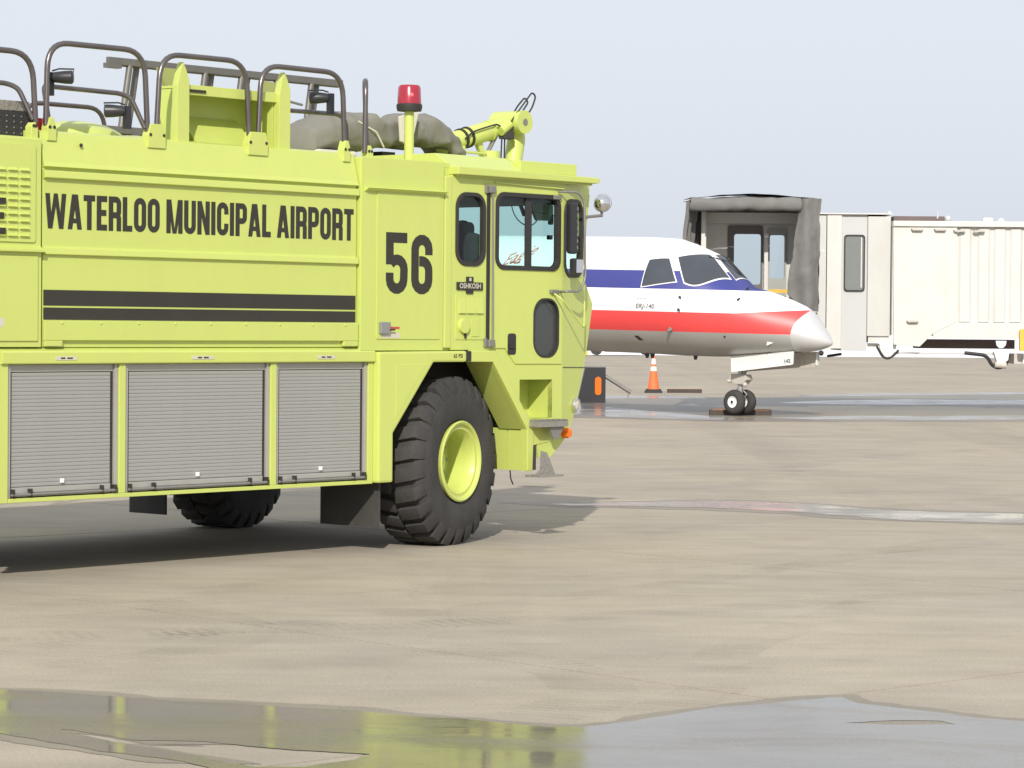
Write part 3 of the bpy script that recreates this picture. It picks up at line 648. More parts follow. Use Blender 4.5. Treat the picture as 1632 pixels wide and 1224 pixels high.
part(MB().box(.262, .300, -.008, .002, 1.64, 2.92), 'door_gap', RUBBER)
part(MB().tube([(.318, -.03, 1.66), (.304, -.03, 2.92)], .009, 8), 'grab_rail', STEEL, smooth=60)
for z in (1.66, 2.93): part(MB().box(.232, .262, -.02, .0, z - .035, z + .045).box(.263, .335, -.045, .0, z - .03, z + .03), 'door_hinge', STEEL, bevel=.008)
part(MB().box(1.09, 1.19, -.035, -.012, 2.88, 2.915), 'window_latch', STEEL, bevel=.004)
# badge, hatch, filler on the rear cab panel
bx = .052
bd = part(MB().prism([(bx - .158, 2.096), (bx - .04, 2.096), (bx - .04, 2.066), (bx + .04, 2.066), (bx + .04, 2.096), (bx + .158, 2.096), (bx + .158, 2.160), (bx + .04, 2.160), (bx + .04, 2.205), (bx - .04, 2.205), (bx - .04, 2.160), (bx - .158, 2.160)], -.012, .001), 'badge', PRINT, bevel=.003)
tx = font_text('OSHKOSH', .058, bold=.0012, sx=.98); tx.xf(Matrix.Translation((bx, -.0135, 2.128))); tx.build('lettering', LABEL, bd)
part(MB().box(bx - .012, bx + .012, -.014, -.0122, 2.170, 2.196), 'badge_mark', LABEL)
part(MB().prism(rrect(-.115, .235, 1.69, 2.055, .012), -.006, .001), 'rear_cab_panel', bevel=.0025)
for k in range(3): part(MB().prism([(-.006, 1.905), (-.022, 1.906), (-.008, 2.035), (-.006, 2.035)], -.085 + k * .105, .0 + k * .105, 'x'), 'vent_louvre')
fc = part(MB().lathe([(.0, -.032), (.058, -.03), (.062, -.006), (.062, .0)], (-.03, -.006, 1.80), (0, 1, 0), 24), 'filler_cap', smooth=40)
MB().box(-.012, .004, -.02, -.006, 1.70, 1.745).build('cap_chain', PRINT, fc)
part(MB().box(.075, .17, -.011, -.006, 1.715, 1.86), 'access_plate', bevel=.002)
# step well, steps, lamps
sw = MB().add([(x, y, z) for y in (.0, .27) for x, z in step], [(0 + 6, 1 + 6, 2 + 6, 3 + 6, 4 + 6, 5 + 6)] + [(i, (i + 1) % 6, (i + 1) % 6 + 6, i + 6) for i in range(6)])
part(sw, 'step_well')
sp_ = part(MB().box(.80, 1.185, -.13, .0, .955, 1.0), 'step_plate', TREAD, bevel=.004)
for k in range(6): MB().box(.81 + k * .07, .835 + k * .07, -.128, -.01, 1.0, 1.018).build('tread_bar', STEEL, sp_)
MB().prism([(.97, .954), (1.17, .954), (1.09, .85), (1.03, .85)], -.10, -.085).build('step_bracket', STEEL, sp_)
part(MB().prism([(.87, .80), (1.33, .86), (1.32, .965), (.87, .972)], -.006, .001), 'bumper_plate', LIME)
part(MB().box(.862, .915, -.003, .03, .59, .83), 'bumper_slot', DARK)
part(MB().prism([(.80, .556), (1.05, .556), (.94, .74), (.87, .755), (.86, .60)], -.105, -.09), 'lower_step_bracket', TREAD)
part(MB().box(.755, 1.05, -.20, -.02, .54, .556), 'lower_step', TREAD, bevel=.003)
tl = part(MB().lathe([(.0, -.062), (.036, -.056), (.046, -.03), (.046, 0)], (1.285, -.006, .895), (0, 1, 0), 20), 'turn_signal', ORANGEL, smooth=50)
part(MB().tube([(.70, .1, .59), (.71, .1, .52), (.74, .1, .47)], .006), 'air_hose', RUBBER)
# tapered corner of the cab
CT, ST = cos(radians(15)), sin(radians(15))
def corner(l, z, d=0.0): return (1.25 + l * CT + d * ST, l * ST - d * CT, z)
CP = [(0, 3.032), (.54, 3.032), (.425, 2.24), (.625, 2.0), (.505, 1.59), (.295, 1.10), (.135, .89), (.0, .80)]
w_cor = rrect(.028, .388, 2.236, 2.885, .12, 7)
def corner_prism(poly, d0, d1, holes=(), far=False):
    L = MB().prism(poly, 0, 1, 'y', holes); L.v = [corner(x, z, d0 + (d1 - d0) * y) for x, y, z in L.v]
    if far: L.v = [(x, W - y, z) for x, y, z in L.v]
    return L
part(corner_prism(CP, -.04, 0, [w_cor]), 'cab_corner', bevel=.003)
part(corner_prism(CP, -.04, 0, [w_cor], far=True), 'cab_corner')
part(corner_prism(inset(w_cor, -.012), -.02, .012, [inset(w_cor, .02)]), 'window_frame', RUBBER, bevel=.003)
part(corner_prism(inset(w_cor, .012), -.02, -.014), 'window_pane', GLASS)
hl = part(MB().lathe([(.062, 0), (.066, .02), (.058, .034), (.046, .026), (.0, .018)], corner(.262, 1.125, .002), (ST, -CT, 0), 24), 'marker_lamp', CHROME, smooth=40)
MB().lathe([(.045, .027), (.03, .034), (.0, .038)], corner(.262, 1.125, .002), (ST, -CT, 0), 20).build('lens', LABEL, hl, smooth=60)
part(corner_prism([(0.02, 1.452), (.47, 1.446), (.47, 1.452), (.02, 1.458)], 0, .004), 'bumper_seam', PRINT)
# cab front face: windscreen above, panels below
def front_strip(za, zb, m, name, y0=None, y1=None, d=0.0, parent=T):
    la = np.interp(za, [p[1] for p in reversed(CP)], [p[0] for p in reversed(CP)]); lb_ = np.interp(zb, [p[1] for p in reversed(CP)], [p[0] for p in reversed(CP)])
    A, B = corner(la, za), corner(lb_, zb)
    ya0, yb0 = (A[1], B[1]) if y0 is None else (y0, y0); ya1, yb1 = (W - A[1], W - B[1]) if y1 is None else (y1, y1)
    v = [(A[0] + d, ya0, za), (A[0] + d, ya1, za), (B[0] + d, yb1, zb), (B[0] + d, yb0, zb)]
    v += [(x - .03, y, z) for x, y, z in v]
    return MB().add(v, [(0, 1, 2, 3), (7, 6, 5, 4), (0, 4, 5, 1), (1, 5, 6, 2), (2, 6, 7, 3), (3, 7, 4, 0)]).build(name, m, parent)
for za, zb in ((2.0, 2.24), (1.59, 2.0), (1.10, 1.59), (.89, 1.10), (.80, .89)): front_strip(za, zb, LIME, 'cab_front')
front_strip(2.95, 3.03, LIME, 'windscreen_header')
ws = front_strip(2.243, 2.948, GLASS, 'windscreen', .19, W - .19)
for y0, y1, m in ((.13, .19, LIME), (1.17, 1.25, RUBBER), (W - .19, W - .13, LIME)): front_strip(2.243, 2.948, m, 'windscreen_post', y0, y1, .004)
# far wall and inside of the cab
part(MB().prism([(-.165, 1.605), (1.25, 1.605), (1.25, 3.032), (-.165, 3.032)], W - .05, W, 'y', [rrect(.372, 1.187, 2.284, 2.905, .09)]), 'cab_side')
part(MB().prism(rrect(.38, 1.18, 2.29, 2.90, .08), W - .03, W - .024), 'window_pane', GLASS)
part(MB().prism([(.5, .8), (1.25, .69), (1.25, 1.60), (.35, 1.60)], W - .05, W), 'cab_side')
part(MB().box(-.16, -.14, .05, W - .05, 1.61, 3.02), 'cab_rear_wall', INNER)
part(MB().box(-.16, 1.22, .055, W - .055, 1.60, 1.64), 'cab_floor', INNER)
part(MB().box(-.14, 1.22, .06, W - .06, 2.84, 3.02).box(1.221, 1.60, .20, W - .20, 2.86, 3.02), 'cab_headliner', INNER)
part(MB().box(1.28, 1.62, .2, W - .2, 1.64, 2.20), 'dashboard', INNER, bevel=.05)
part(MB().box(.80, 1.24, .05, .09, 1.5, 2.1), 'door_lining', INNER)
def seat(x, y, n='crew_seat'):
    s = part(MB().prism([(x - .22, 2.05), (x + .30, 2.05), (x + .28, 2.19), (x - .2, 2.17)], y - .25, y + .25), n, SEATM, bevel=.03)
    MB().prism([(x - .22, 2.12), (x - .10, 2.12), (x - .14, 2.58), (x - .26, 2.58)], y - .23, y + .23).build('backrest', SEATM, s, bevel=.04)
    MB().prism(rrect(x - .27, x - .13, 2.56, 2.67, .05), y - .14, y + .14).build('headrest', SEATM, s, bevel=.03)
    MB().box(x - .2, x + .2, y - .15, y + .15, 1.64, 2.06).build('pedestal', INNER, s)
    return s
seat(.58, .44); seat(.72, 2.4)
# breathing set hung on the seat nearest the rear cab window
part(MB().sphere((.435, .42, 2.585), .105, 18, 12, (1.0, .9, 1.0)).sphere((.575, .42, 2.45), .125, 18, 12, (.85, .9, 1.1)), 'seat_hood', SEATM, smooth=60)
part(MB().prism([(1.368, 2.814), (1.428, 2.722), (1.64, 2.725), (1.64, 2.86), (1.36, 2.86)], .44, .47), 'sun_visor', mat('visor_green', (.16, .19, .13), .6))
part(MB().tube([(1.32, .45, 2.79), (1.55, .45, 2.782), (1.65, .45, 2.768)], .012, 6), 'microphone_arm', RUBBER)
part(MB().tube([(1.20, .45, 2.87), (1.265, .45, 2.76)], .02, 6), 'wiper_motor_strut', RUBBER)
part(MB().tube(fillet([(1.08, .45, 2.87), (1.136, .45, 2.746), (1.245, .45, 2.68), (1.354, .45, 2.667), (1.437, .45, 2.718), (1.462, .45, 2.775)], .08, 5), .005, 6), 'microphone_cord', RUBBER)
part(MB().box(1.60, 1.64, .43, .47, 2.69, 2.765), 'microphone', RUBBER, bevel=.012)
part(MB().box(1.585, 1.63, .43, .47, 2.56, 2.60), 'switch_pod', RUBBER, bevel=.01)
MB().box(.762, .842, .004, .016, 2.29, 2.90).build('window_divider', RUBBER, d_)
# -- cab roof
part(MB().prism([(-.17, 3.034), (-.17, 3.10), (1.62, 3.085), (1.655, 3.075), (1.655, 3.05), (1.62, 3.034)], -.075, W + .075), 'cab_roof', bevel=.008)
part(MB().box(-.13, 1.60, -.03, .0, 3.018, 3.034), 'roof_soffit', LIME)
part(MB().prism([(.012, 3.10), (.20, 3.215), (W - .2, 3.215), (W - .012, 3.10)], -.16, .735, 'x'), 'roof_hatch', bevel=.006)
part(MB().box(.737, 1.48, .045, W - .045, 3.095, 3.195), 'roof_box', LIME, bevel=.008)
part(MB().box(-.25, -.165, .03, W - .03, 3.085, 3.125), 'roof_joint', LIME)
# -- mirrors and their arms
mr = part(MB().box(1.185, 1.275, -.15, -.09, 2.42, 2.86), 'mirror', BLACKP, bevel=.02)
MB().box(1.20, 1.262, -.088, -.080, 2.44, 2.84).build('glass', CHROME, mr)
for k in range(7): MB().box(1.255, 1.268, -.154, -.150, 2.46 + k * .055, 2.49 + k * .055).build('clip', STEEL, mr)
mr2 = part(MB().box(1.235, 1.345, -.15, -.08, 2.25, 2.385), 'mirror', BLACKP, bevel=.02)
MB().box(1.245, 1.335, -.156, -.150, 2.262, 2.373).build('glass', CHROME, mr2)
part(MB().tube(fillet([(1.20, -.012, 2.10), (1.15, -.12, 2.10), (1.345, -.12, 2.105), (1.41, -.12, 2.22), (1.385, -.12, 2.88), (1.33, -.10, 2.95), (1.15, -.03, 2.945)], .05), .0105, 8), 'mirror_arm', STEEL, smooth=60)
part(MB().tube(fillet([(1.10, -.02, 2.09), (1.13, -.10, 2.03), (1.41, -.10, 1.80), (1.445, -.08, 1.80), (1.45, -.08, 2.02)], .03), .008, 6), 'mirror_brace', LIME)
part(MB().box(1.06, 1.16, -.04, -.011, 2.085, 2.115), 'mirror_bracket', STEEL, bevel=.006)
# -- chrome spotlight at the front corner
sl = part(MB().sphere((1.92, .12, 2.88), .076, 24, 14), 'spotlight', CHROME, smooth=80)
MB().lathe([(.078, -.008), (.080, .0), (.078, .008)], (1.935, .12, 2.885), (.94, .34, .05), 24).build('rim', STEEL, sl)
MB().tube([(1.92, .12, 2.81), (1.92, .12, 2.775), (1.70, .12, 2.755)], .014, 8).build('bracket', STEEL, sl)
# -- roof handrails
def rail(pts, name='handrail', r=.021, y=.08, parent=T, fr=.13): return MB().tube(fillet([(x, y, z) for x, z in pts], fr, 7), r, 10, caps=True).build(name, RAIL, parent, smooth=60)
def loop(x0, x1, zt, mid=True, inner=0.0):
    a = rail([(x0 + .0, 3.19), (x0 + .015, zt), (x1 - .035, zt + .005), (x1, 3.20)], fr=.19)
    if mid:
        MB().tube(fillet([(x0 + .03, .085, 3.22), (x0 + .045, .16, 3.47), (x0 + .12, .20, 3.475), (x1 - .16, .20, 3.47), (x1 - .09, .16, 3.44), (x1 - .02, .085, 3.22)], .12, 6), .018, 8).build('mid_rail', RAIL, a, smooth=60)
    return a
loop(-4.343, -3.394, 3.775)
rail([(-3.308, 3.19), (-3.27, 3.775), (-2.41, 3.78), (-2.372, 3.19)], fr=.19)
rail([(-2.281, 3.19), (-2.25, 3.77), (-1.37, 3.77), (-1.341, 3.19)], fr=.19)
loop(-6.2, -4.435, 3.68)
MB_ = MB().tube(fillet([(-1.135, .06, 3.16), (-1.125, .06, 3.73), (-.90, .29, 3.755), (-.87, .29, 3.16)], .13, 7), .021, 10); part(MB_, 'handrail', RAIL, smooth=60)
part(MB().tube(fillet([(-1.92, .25, 3.46), (-1.2, .28, 3.47), (-1.10, .30, 3.42), (-1.06, .32, 3.15)], .1, 7), .018, 8), 'handrail', RAIL, smooth=60)
for x0, x1, z in ((-4.355, -4.275, 3.245), (-3.415, -3.245, 3.255), (-2.41, -2.205, 3.255), (-1.385, -1.305, 3.245), (-1.12, -1.05, 3.22), (-4.50, -4.44, 3.2)):
    part(MB().prism([(x0, 3.08), (x1, 3.08), (x1, 3.17), (x1 - .025, z), (x0 + .025, z), (x0, 3.17)], .045, .115), 'rail_foot', bevel=.004)
    part(MB().cyl((x0 + .02, .046, 3.175), (x0 + .02, .040, 3.175), .012, n=8).cyl((x1 - .02, .046, 3.175), (x1 - .02, .040, 3.175), .012, n=8), 'rail_bolt', PRINT)
# far-side handrails
for x0, x1 in ((-4.3, -3.4), (-3.3, -2.4), (-2.25, -1.35)):
    MB().tube(fillet([(x0, W - .1, 3.15), (x0 + .02, W - .1, 3.62), (x1 - .02, W - .1, 3.62), (x1, W - .1, 3.15)], .18, 7), .02, 8).build('handrail', RAIL, T, smooth=60)
# -- ladder gallows and hopper plates
for x0 in (-3.082, -2.035):
    part(MB().prism([(x0 - .005, 3.12), (x0 + .118, 3.12), (x0 + .118, 3.60), (x0 + .085, 3.68), (x0 + .055, 3.735), (x0 + .03, 3.68), (x0, 3.56)], .10, .16), 'ladder_fin', bevel=.004)
part(MB().box(-2.955, -2.03, .13, .16, 3.50, 3.575).box(-2.955, -2.03, .161, .46, 3.556, 3.575), 'hopper_rim', bevel=.004)
part(MB().box(-2.955, -2.03, .42, .45, 3.12, 3.56), 'hopper_back')
part(MB().box(-2.965, -2.935, .165, .45, 3.12, 3.55), 'hopper_side'); part(MB().box(-2.05, -2.03, .165, .45, 3.12, 3.55), 'hopper_side')
part(MB().prism([(.17, 3.13), (.42, 3.13), (.42, 3.36), (.40, 3.36)], -2.80, -2.2, 'x'), 'hopper_chute')
WLIME = mat('weathered_lime', (.34, .36, .12), .6, dirt=.3)
part(MB().prism([(-1.72, 3.72), (-1.50, 3.70), (-1.50, 3.40), (-1.60, 3.50), (-1.70, 3.60)], .62, .66), 'ladder_fin', WLIME); part(MB().prism([(-2.80, 3.74), (-2.55, 3.74), (-2.55, 3.40), (-2.70, 3.55)], .62, .66), 'ladder_fin', WLIME)
part(MB().box(-2.94, -2.78, .118, .13, 3.52, 3.54), 'hopper_slot', PRINT)
part(MB().tube([(-1.92, .13, 3.52), (-1.76, .13, 3.50)], .01, 6), 'hopper_pin', STEEL)
# -- work lamps clamped to the rails
def lamp(x, y, z, f=1):
    d = Vector((.653, -.757, 0)) * f; c = Vector((x, y, z))
    s = part(MB().lathe([(.0, -.075), (.028, -.073), (.038, -.05), (.046, .02), (.048, .07), (.036, .08), (.0, .08)], c, d, 18), 'work_lamp', BLACKP, smooth=50)
    MB().tube([c - d * .07 + Vector((0, 0, .045)), c - d * .02 + Vector((0, 0, .06)), c + d * .085 + Vector((0, 0, .058)), c + d * .075 + Vector((0, 0, .03))], .006, 6).build('bracket', BLACKP, s)
    p = c - d * .085
    MB().box(p.x - .022, p.x + .022, p.y - .022, p.y + .022, z - .13, z + .035).build('clamp', BLACKP, s)
    return s
lamp(-4.19, .09, 3.535); lamp(-3.64, .15, 3.335, -1); lamp(-1.46, .24, 3.58, -1)
# -- radiator box behind the tank, red hose tray
eb = part(MB().box(-5.6, -4.30, .25, 1.6, 3.09, 3.285), 'radiator_box', MESHM)
MB().box(-5.6, -4.34, .26, 1.58, 3.287, 3.36).build('lid', TREAD, eb, bevel=.006)
bl = MB()
for k in range(9):
    for q in range(4): bl.sphere((-4.36 - .065 * k, .248, 3.13 + .04 * q), .007, 6, 4)
bl['x'] if False else None
bl.build('bolt_row', STEEL, eb)
part(MB().box(-3.4, -1.62, 2.35, 2.75, 3.30, 3.41), 'hose_tray', REDP, bevel=.01)
part(MB().box(-4.36, -4.28, .14, .16, 3.09, 3.24), 'tray_end', REDP)
for x in (-3.2, -1.8): part(MB().box(x, x + .06, 2.4, 2.7, 3.13, 3.30), 'tray_leg', DARK)
# -- beacon
bc = part(MB().cyl((-.148, .50, 3.12), (-.148, .50, 3.57), .040, n=20), 'beacon', LIME, smooth=50)
MB().lathe([(.055, 3.565), (.100, 3.570), (.107, 3.60), (.107, 3.622), (.100, 3.63)], (-.148, .5, 0), (0, 0, 1), 28).build('beacon_base', RUBBER, bc, smooth=40)
MB().lathe([(.100, 3.63), (.094, 3.762), (.082, 3.783), (.0, 3.788)], (-.148, .5, 0), (0, 0, 1), 28).build('red_lens', REDLENS, bc, smooth=40)
glow = bpy.data.materials.new('beacon_lamp'); glow.use_nodes = True
glow.node_tree.nodes['Principled BSDF'].inputs['Emission Color'].default_value = (1, .12, .14, 1); glow.node_tree.nodes['Principled BSDF'].inputs['Emission Strength'].default_value = 1.1; glow.node_tree.nodes['Principled BSDF'].inputs['Base Color'].default_value = (.8, .1, .1, 1)
MB().sphere((-.148 - .757 * .083 + .653 * .02, .5 - .653 * .083 - .757 * .02, 3.70), .019, 12, 8).build('lamp', glow, bc)
part(MB().tube([(1.16, 1.2, 3.2), (1.16, 1.2, 3.50)], .004, 5), 'whip_aerial', RUBBER)
# -- roof turret
tq = part(MB().box(.95, 2.0, .95, 1.5, 3.2, 3.275).cyl((1.66, 1.2, 3.27), (1.66, 1.2, 3.36), .09), 'turret', LIME, bevel=.006)
MB().tube(fillet([(1.97, 1.2, 3.25), (2.02, 1.2, 3.50), (1.95, 1.2, 3.64), (1.86, 1.2, 3.63)], .12, 8), [.085] * 3 + [.085] * 16, 16).build('elbow', LIME, tq, smooth=60) if False else \
    MB().tube(fillet([(1.97, 1.2, 3.25), (2.03, 1.2, 3.52), (1.93, 1.2, 3.63)], .12, 8), .082, 16).build('elbow', LIME, tq, smooth=60)
MB().cyl((1.93, 1.02, 3.628), (1.93, 1.36, 3.628), .105, n=28).build('pivot', LIME, tq, smooth=40)
MB().cyl((1.93, 1.012, 3.628), (1.93, 1.02, 3.628), .03, n=12).build('pivot_bolt', STEEL, tq)
a, b = Vector((1.93, 1.2, 3.615)), Vector((1.02, 1.2, 3.38))
dd = (b - a).normalized()
MB().tube([a, a + dd * .30, a + dd * .31, a + dd * .60, a + dd * .61, b], [.075, .078, .088, .088, .082, .088], 18).build('barrel', LIME, tq, smooth=40)
for t_ in (.30, .60, .68): MB().tube([a + dd * (t_ - .012), a + dd * (t_ + .012)], .096, 18).build('band', PRINT if t_ > .3 else LIME, tq)
MB().tube([a + dd * .12 + Vector((0, -.09, .02)), a + dd * .24 + Vector((0, -.09, -.02))], .045, 12).build('valve', LIME, tq)
MB().tube([(1.72, 1.18, 3.50), (1.58, 1.18, 3.31)], .02, 8).build('stay', STEEL, tq)
MB().prism([(1.44, 3.45), (1.53, 3.43), (1.575, 3.29), (1.54, 3.28)], 1.17, 1.21).build('cradle', LIME, tq)
MB().tube([(1.22, 1.15, 3.33), (1.52, 1.15, 3.33)], .012, 8).build('lock_rod', LIME, tq)
MB().box(1.16, 1.23, 1.1, 1.2, 3.26, 3.38).build('latch_block', LIME, tq, bevel=.01)
for k in (0, 1): MB().tube([(1.72 + .045 * k, 1.12, 3.27), (1.73 + .04 * k, 1.12, 3.49)], .008, 6).build('rod', RUBBER, tq)
MB().box(1.73, 1.86, 1.08, 1.16, 3.47, 3.54).build('gearbox', DARK, tq, bevel=.01)
def cable(pts): MB().tube(fillet(pts, .12, 8), .008, 6).build('hydraulic_hose', RUBBER, tq, smooth=60)
cable([(1.74, 1.09, 3.50), (1.80, 1.08, 3.62), (1.93, 1.05, 3.78), (2.06, 1.05, 3.905), (2.11, 1.05, 3.87), (2.05, 1.05, 3.74), (1.86, 1.07, 3.60), (1.78, 1.09, 3.52)])
cable([(1.78, 1.1, 3.52), (1.90, 1.12, 3.74), (2.04, 1.12, 3.86), (2.09, 1.12, 3.82), (1.97, 1.12, 3.69)])
cable([(1.74, 1.1, 3.53), (1.66, 1.1, 3.60), (1.50, 1.1, 3.56), (1.32, 1.1, 3.51), (1.22, 1.1, 3.44)])

# -- wheels
def wheel(loc, rz, flip=1):
    w_ = bpy.data.objects.new('wheel', None); COL.objects.link(w_); w_.parent = T; w_.location = loc; w_.rotation_euler = (0, 0, rz)
    R, WT = .672, .52                     # y = 0 is the outer sidewall, +y inward
    pr = [(.32, .045), (.345, .015), (.42, .0), (.52, -.004), (.60, .022), (.640, .055), (.650, .10), (R - .02, .16), (R - .02, WT - .16), (.650, WT - .10), (.640, WT - .055), (.60, WT - .022), (.52, WT + .004), (.42, WT), (.345, WT - .015), (.32, WT - .045)]
    L = MB().lathe(pr, (0, 0, 0), (0, 1, 0), 64)
    n = 25
    for row, (ya, yb) in enumerate(((-.004, .250), (.272, WT + .004))):
        for k in range(n):
            a0 = 2 * pi * (k + row * .5) / n; sk = .07 * (1 if row == 0 else -1)
            vs = []
            for (yy, dr, ex) in ((ya + (.012 if row == 0 else 0), -.085 if row == 0 else 0, 0), (ya + (.06 if row == 0 else 0), .012, 0), (yb - (.06 if row else 0), .012, 0), (yb - (.012 if row else 0), -.085 if row else 0, 0)):
                tpar = (yy - ya) / (yb - ya); sh = sk * (tpar - .5) * (1 if row == 0 else 1)
                hw_ = .088 - .010 * (dr > 0)
                for sgn in (-1, 1):
                    for rr in (dr, dr - .06):
                        an = a0 + sh + sgn * hw_; r_ = .685 + rr
                        vs.append((cos(an) * r_, yy, sin(an) * r_))
            fs = []
            for s_ in range(3):
                b_ = s_ * 4
                fs += [(b_, b_ + 2, b_ + 6, b_ + 4), (b_, b_ + 4, b_ + 5, b_ + 1), (b_ + 2, b_ + 3, b_ + 7, b_ + 6)]
            fs += [(0, 1, 3, 2), (12, 14, 15, 13)]
            L.add(vs, fs)
    L.build('tyre', TYRE, w_, smooth=40, bevel=.011)
    rp = [(.300, .10), (.318, .040), (.330, .012), (.334, -.004), (.322, -.012), (.306, -.004), (.300, .016), (.286, .020), (.268, .014), (.256, .030), (.244, .10), (.238, .26), (.10, .285), (.0, .285)]
    MB().lathe(rp, (0, 0, 0), (0, 1, 0), 56).build('rim', LIME, w_, smooth=40)
    MB().lathe([(.12, .29), (.112, .22), (.095, .20), (.06, .195), (.055, .18), (.0, .178)], (0, 0, 0), (0, 1, 0), 28).build('hub', LIME, w_, smooth=40)
    for k in range(10):
        an = 2 * pi * k / 10; MB().cyl((cos(an) * .175, .275, sin(an) * .175), (cos(an) * .175, .235, sin(an) * .175), .017, n=6).build('wheel_nut', STEEL, w_)
    return w_
STEER = radians(-12)
w1 = wheel((0, .03, .690), radians(12))
w2 = copy_tree(w1, T); w2.location = (0, W + .12, .690); w2.rotation_euler = (0, 0, radians(192))
w3 = copy_tree(w1, T); w3.location = (-5.85, .05, .690); w3.rotation_euler = (0, 0, 0)
w4 = copy_tree(w1, T); w4.location = (-5.85, W - .05, .690); w4.rotation_euler = (0, 0, pi)
# mud flaps
part(MB().box(-.955, -.935, .05, .70, .19, .70), 'mud_flap', FLAP)
part(MB().box(-.955, -.935, 2.56, 3.02, .165, .70), 'mud_flap', FLAP)
part(MB().box(-1.9, -1.3, .5, 1.2, .60, .80), 'air_tank', DARK, bevel=.05)
part(MB().box(-1.02, .9, W - .06, W, .55, 1.6).box(-1.05, -.9, W - .5, W - .06, .55, 1.6), 'far_fender', LIME)

# ------------------------------------------------------------------ things lying on the truck's roof
TM = Matrix.Translation((-.393, 22.882, 0)) @ Matrix.Rotation(radians(49.2), 4, 'Z')
# canvas cover over the turret nozzle
cv = thing('canvas_cover', 'wrinkled olive canvas cover pulled over the turret nozzle behind the red beacon', 'canvas cover', TM @ Vector((.3, 1.25, 3.2)), (0, 0, radians(49.2)))
def cloth_tube(sections, name, m, parent, seed, nu=40, amp=.03):
    xs = [s[0] for s in sections]; L = MB(); N = 70; vs = []
    for i in range(N):
        x = xs[0] + (xs[-1] - xs[0]) * i / (N - 1)
        zt, zb, hw = [float(np.interp(x, xs, [s[k] for s in sections])) for k in (1, 2, 3)]
        for k in range(nu):
            a_ = 2 * pi * k / nu; ca_, sa_ = cos(a_), sin(a_)
            ca_ = math.copysign(abs(ca_) ** .5, ca_); sa_ = math.copysign(abs(sa_) ** .55, sa_)
            p = Vector((x, ca_ * hw, (zt + zb) / 2 + sa_ * (zt - zb) / 2))
            d = noise.noise(p * 2.2 + Vector((seed, 0, 0))) * amp * .8
            q2 = Vector((p.x * 3.2 + p.z * 3.5, p.y * 1.2, seed)); d += (.5 - abs(noise.noise(q2)) * 2.6) * amp * .55
            q3 = Vector((p.x * 2.0 - p.z * 7, p.y * 1.5, seed + 3)); d += (.4 - abs(noise.noise(q3)) * 2.2) * amp * .5
            d += noise.noise(p * 11 + Vector((seed, 0, 0))) * amp * .16
            nrm = Vector((0, ca_, sa_)); vs.append(p + nrm * d)
    fs = [(i * nu + k, i * nu + (k + 1) % nu, (i + 1) * nu + (k + 1) % nu, (i + 1) * nu + k) for i in range(N - 1) for k in range(nu)]
    fs += [tuple(range(nu)), tuple((N - 1) * nu + k for k in range(nu))]
    return L.add(vs, fs).build(name, m, parent, smooth=42)
cloth_tube([(-1.03, .10, .06, .10), (-1.0, .24, .03, .22), (-.82, .345, .03, .26), (-.6, .385, .05, .27), (-.3, .385, .09, .27), (-.05, .35, .13, .24), (.12, .34, .15, .22)], 'rear_hood', CANVAS, cv, 3, amp=.045)
cloth_tube([(.09, .37, .13, .20), (.12, .40, .12, .22), (.30, .43, .15, .22), (.45, .41, .17, .22), (.70, .35, .14, .22), (.86, .24, .04, .21), (.93, .14, .0, .18), (.95, .08, .01, .14)], 'front_hood', CANVAS, cv, 9, amp=.055)
MB().prism([(-.07, .37), (.09, .41), (.16, .42), (.07, .12), (-.05, .16)], -.30, -.27).build('cream_flap', CREAM, cv, bevel=.004)
MB().tube([(.55, -.2, .06), (.70, -.23, .05), (.94, -.2, .05)], .014, 6).build('tie_strap', RUBBER, cv)
MB().tube([(-.55, -.27, .30), (-.35, -.29, .22), (-.25, -.28, .10)], .008, 6).build('tie_strap', CREAM, cv)
for x in (-.7, 0, .8): MB().box(x - .08, x + .08, -.1, .1, -.03, .08).build('nozzle_support', DARK, cv)
MB().box(-1.0, -.55, -.26, -.1, .0, .05).build('rope_bundle', CREAM, cv, bevel=.02)
# extension ladder standing on edge along the far side
LADM = mat('weathered_ladder', (.17, .16, .15), .5, metal=.4, var=.2, vscale=7)
la = thing('roof_ladder', 'grey aluminium extension ladder stowed on edge along the far side of the fire truck roof', 'ladder', TM @ Vector((-.5, 2.3, 3.2)), (0, 0, radians(49.2)))
for y in (0, .09):
    MB().box(-1.35 + y, 1.40 + y * .5, y - .02, y + .02, .73, .79).build('side_rail', LADM, la, bevel=.006)
    MB().box(-1.43 + y, 1.36 + y * .5, y - .02, y + .02, .165, .225).build('side_rail', LADM, la, bevel=.006)
for k in range(6):
    x = -1.14 + k * .425
    for y, dx in ((0, 0), (.09, .155)):
        MB().tube([(x + dx - .06, y, .22), (x + dx + .03, y, .735)], .027, 8).build('rung', LADM, la, smooth=50)
MB().box(-1.37, -1.22, -.03, .03, .70, .74).build('ladder_hook', LADM, la)
MB().box(-1.45, -1.25, -.03, .12, .15, .165).build('ladder_foot', RUBBER, la)
for x in (-1.1, .1): MB().box(x, x + .06, -.05, .14, -.08, .165).build('ladder_stand', LADM, la)
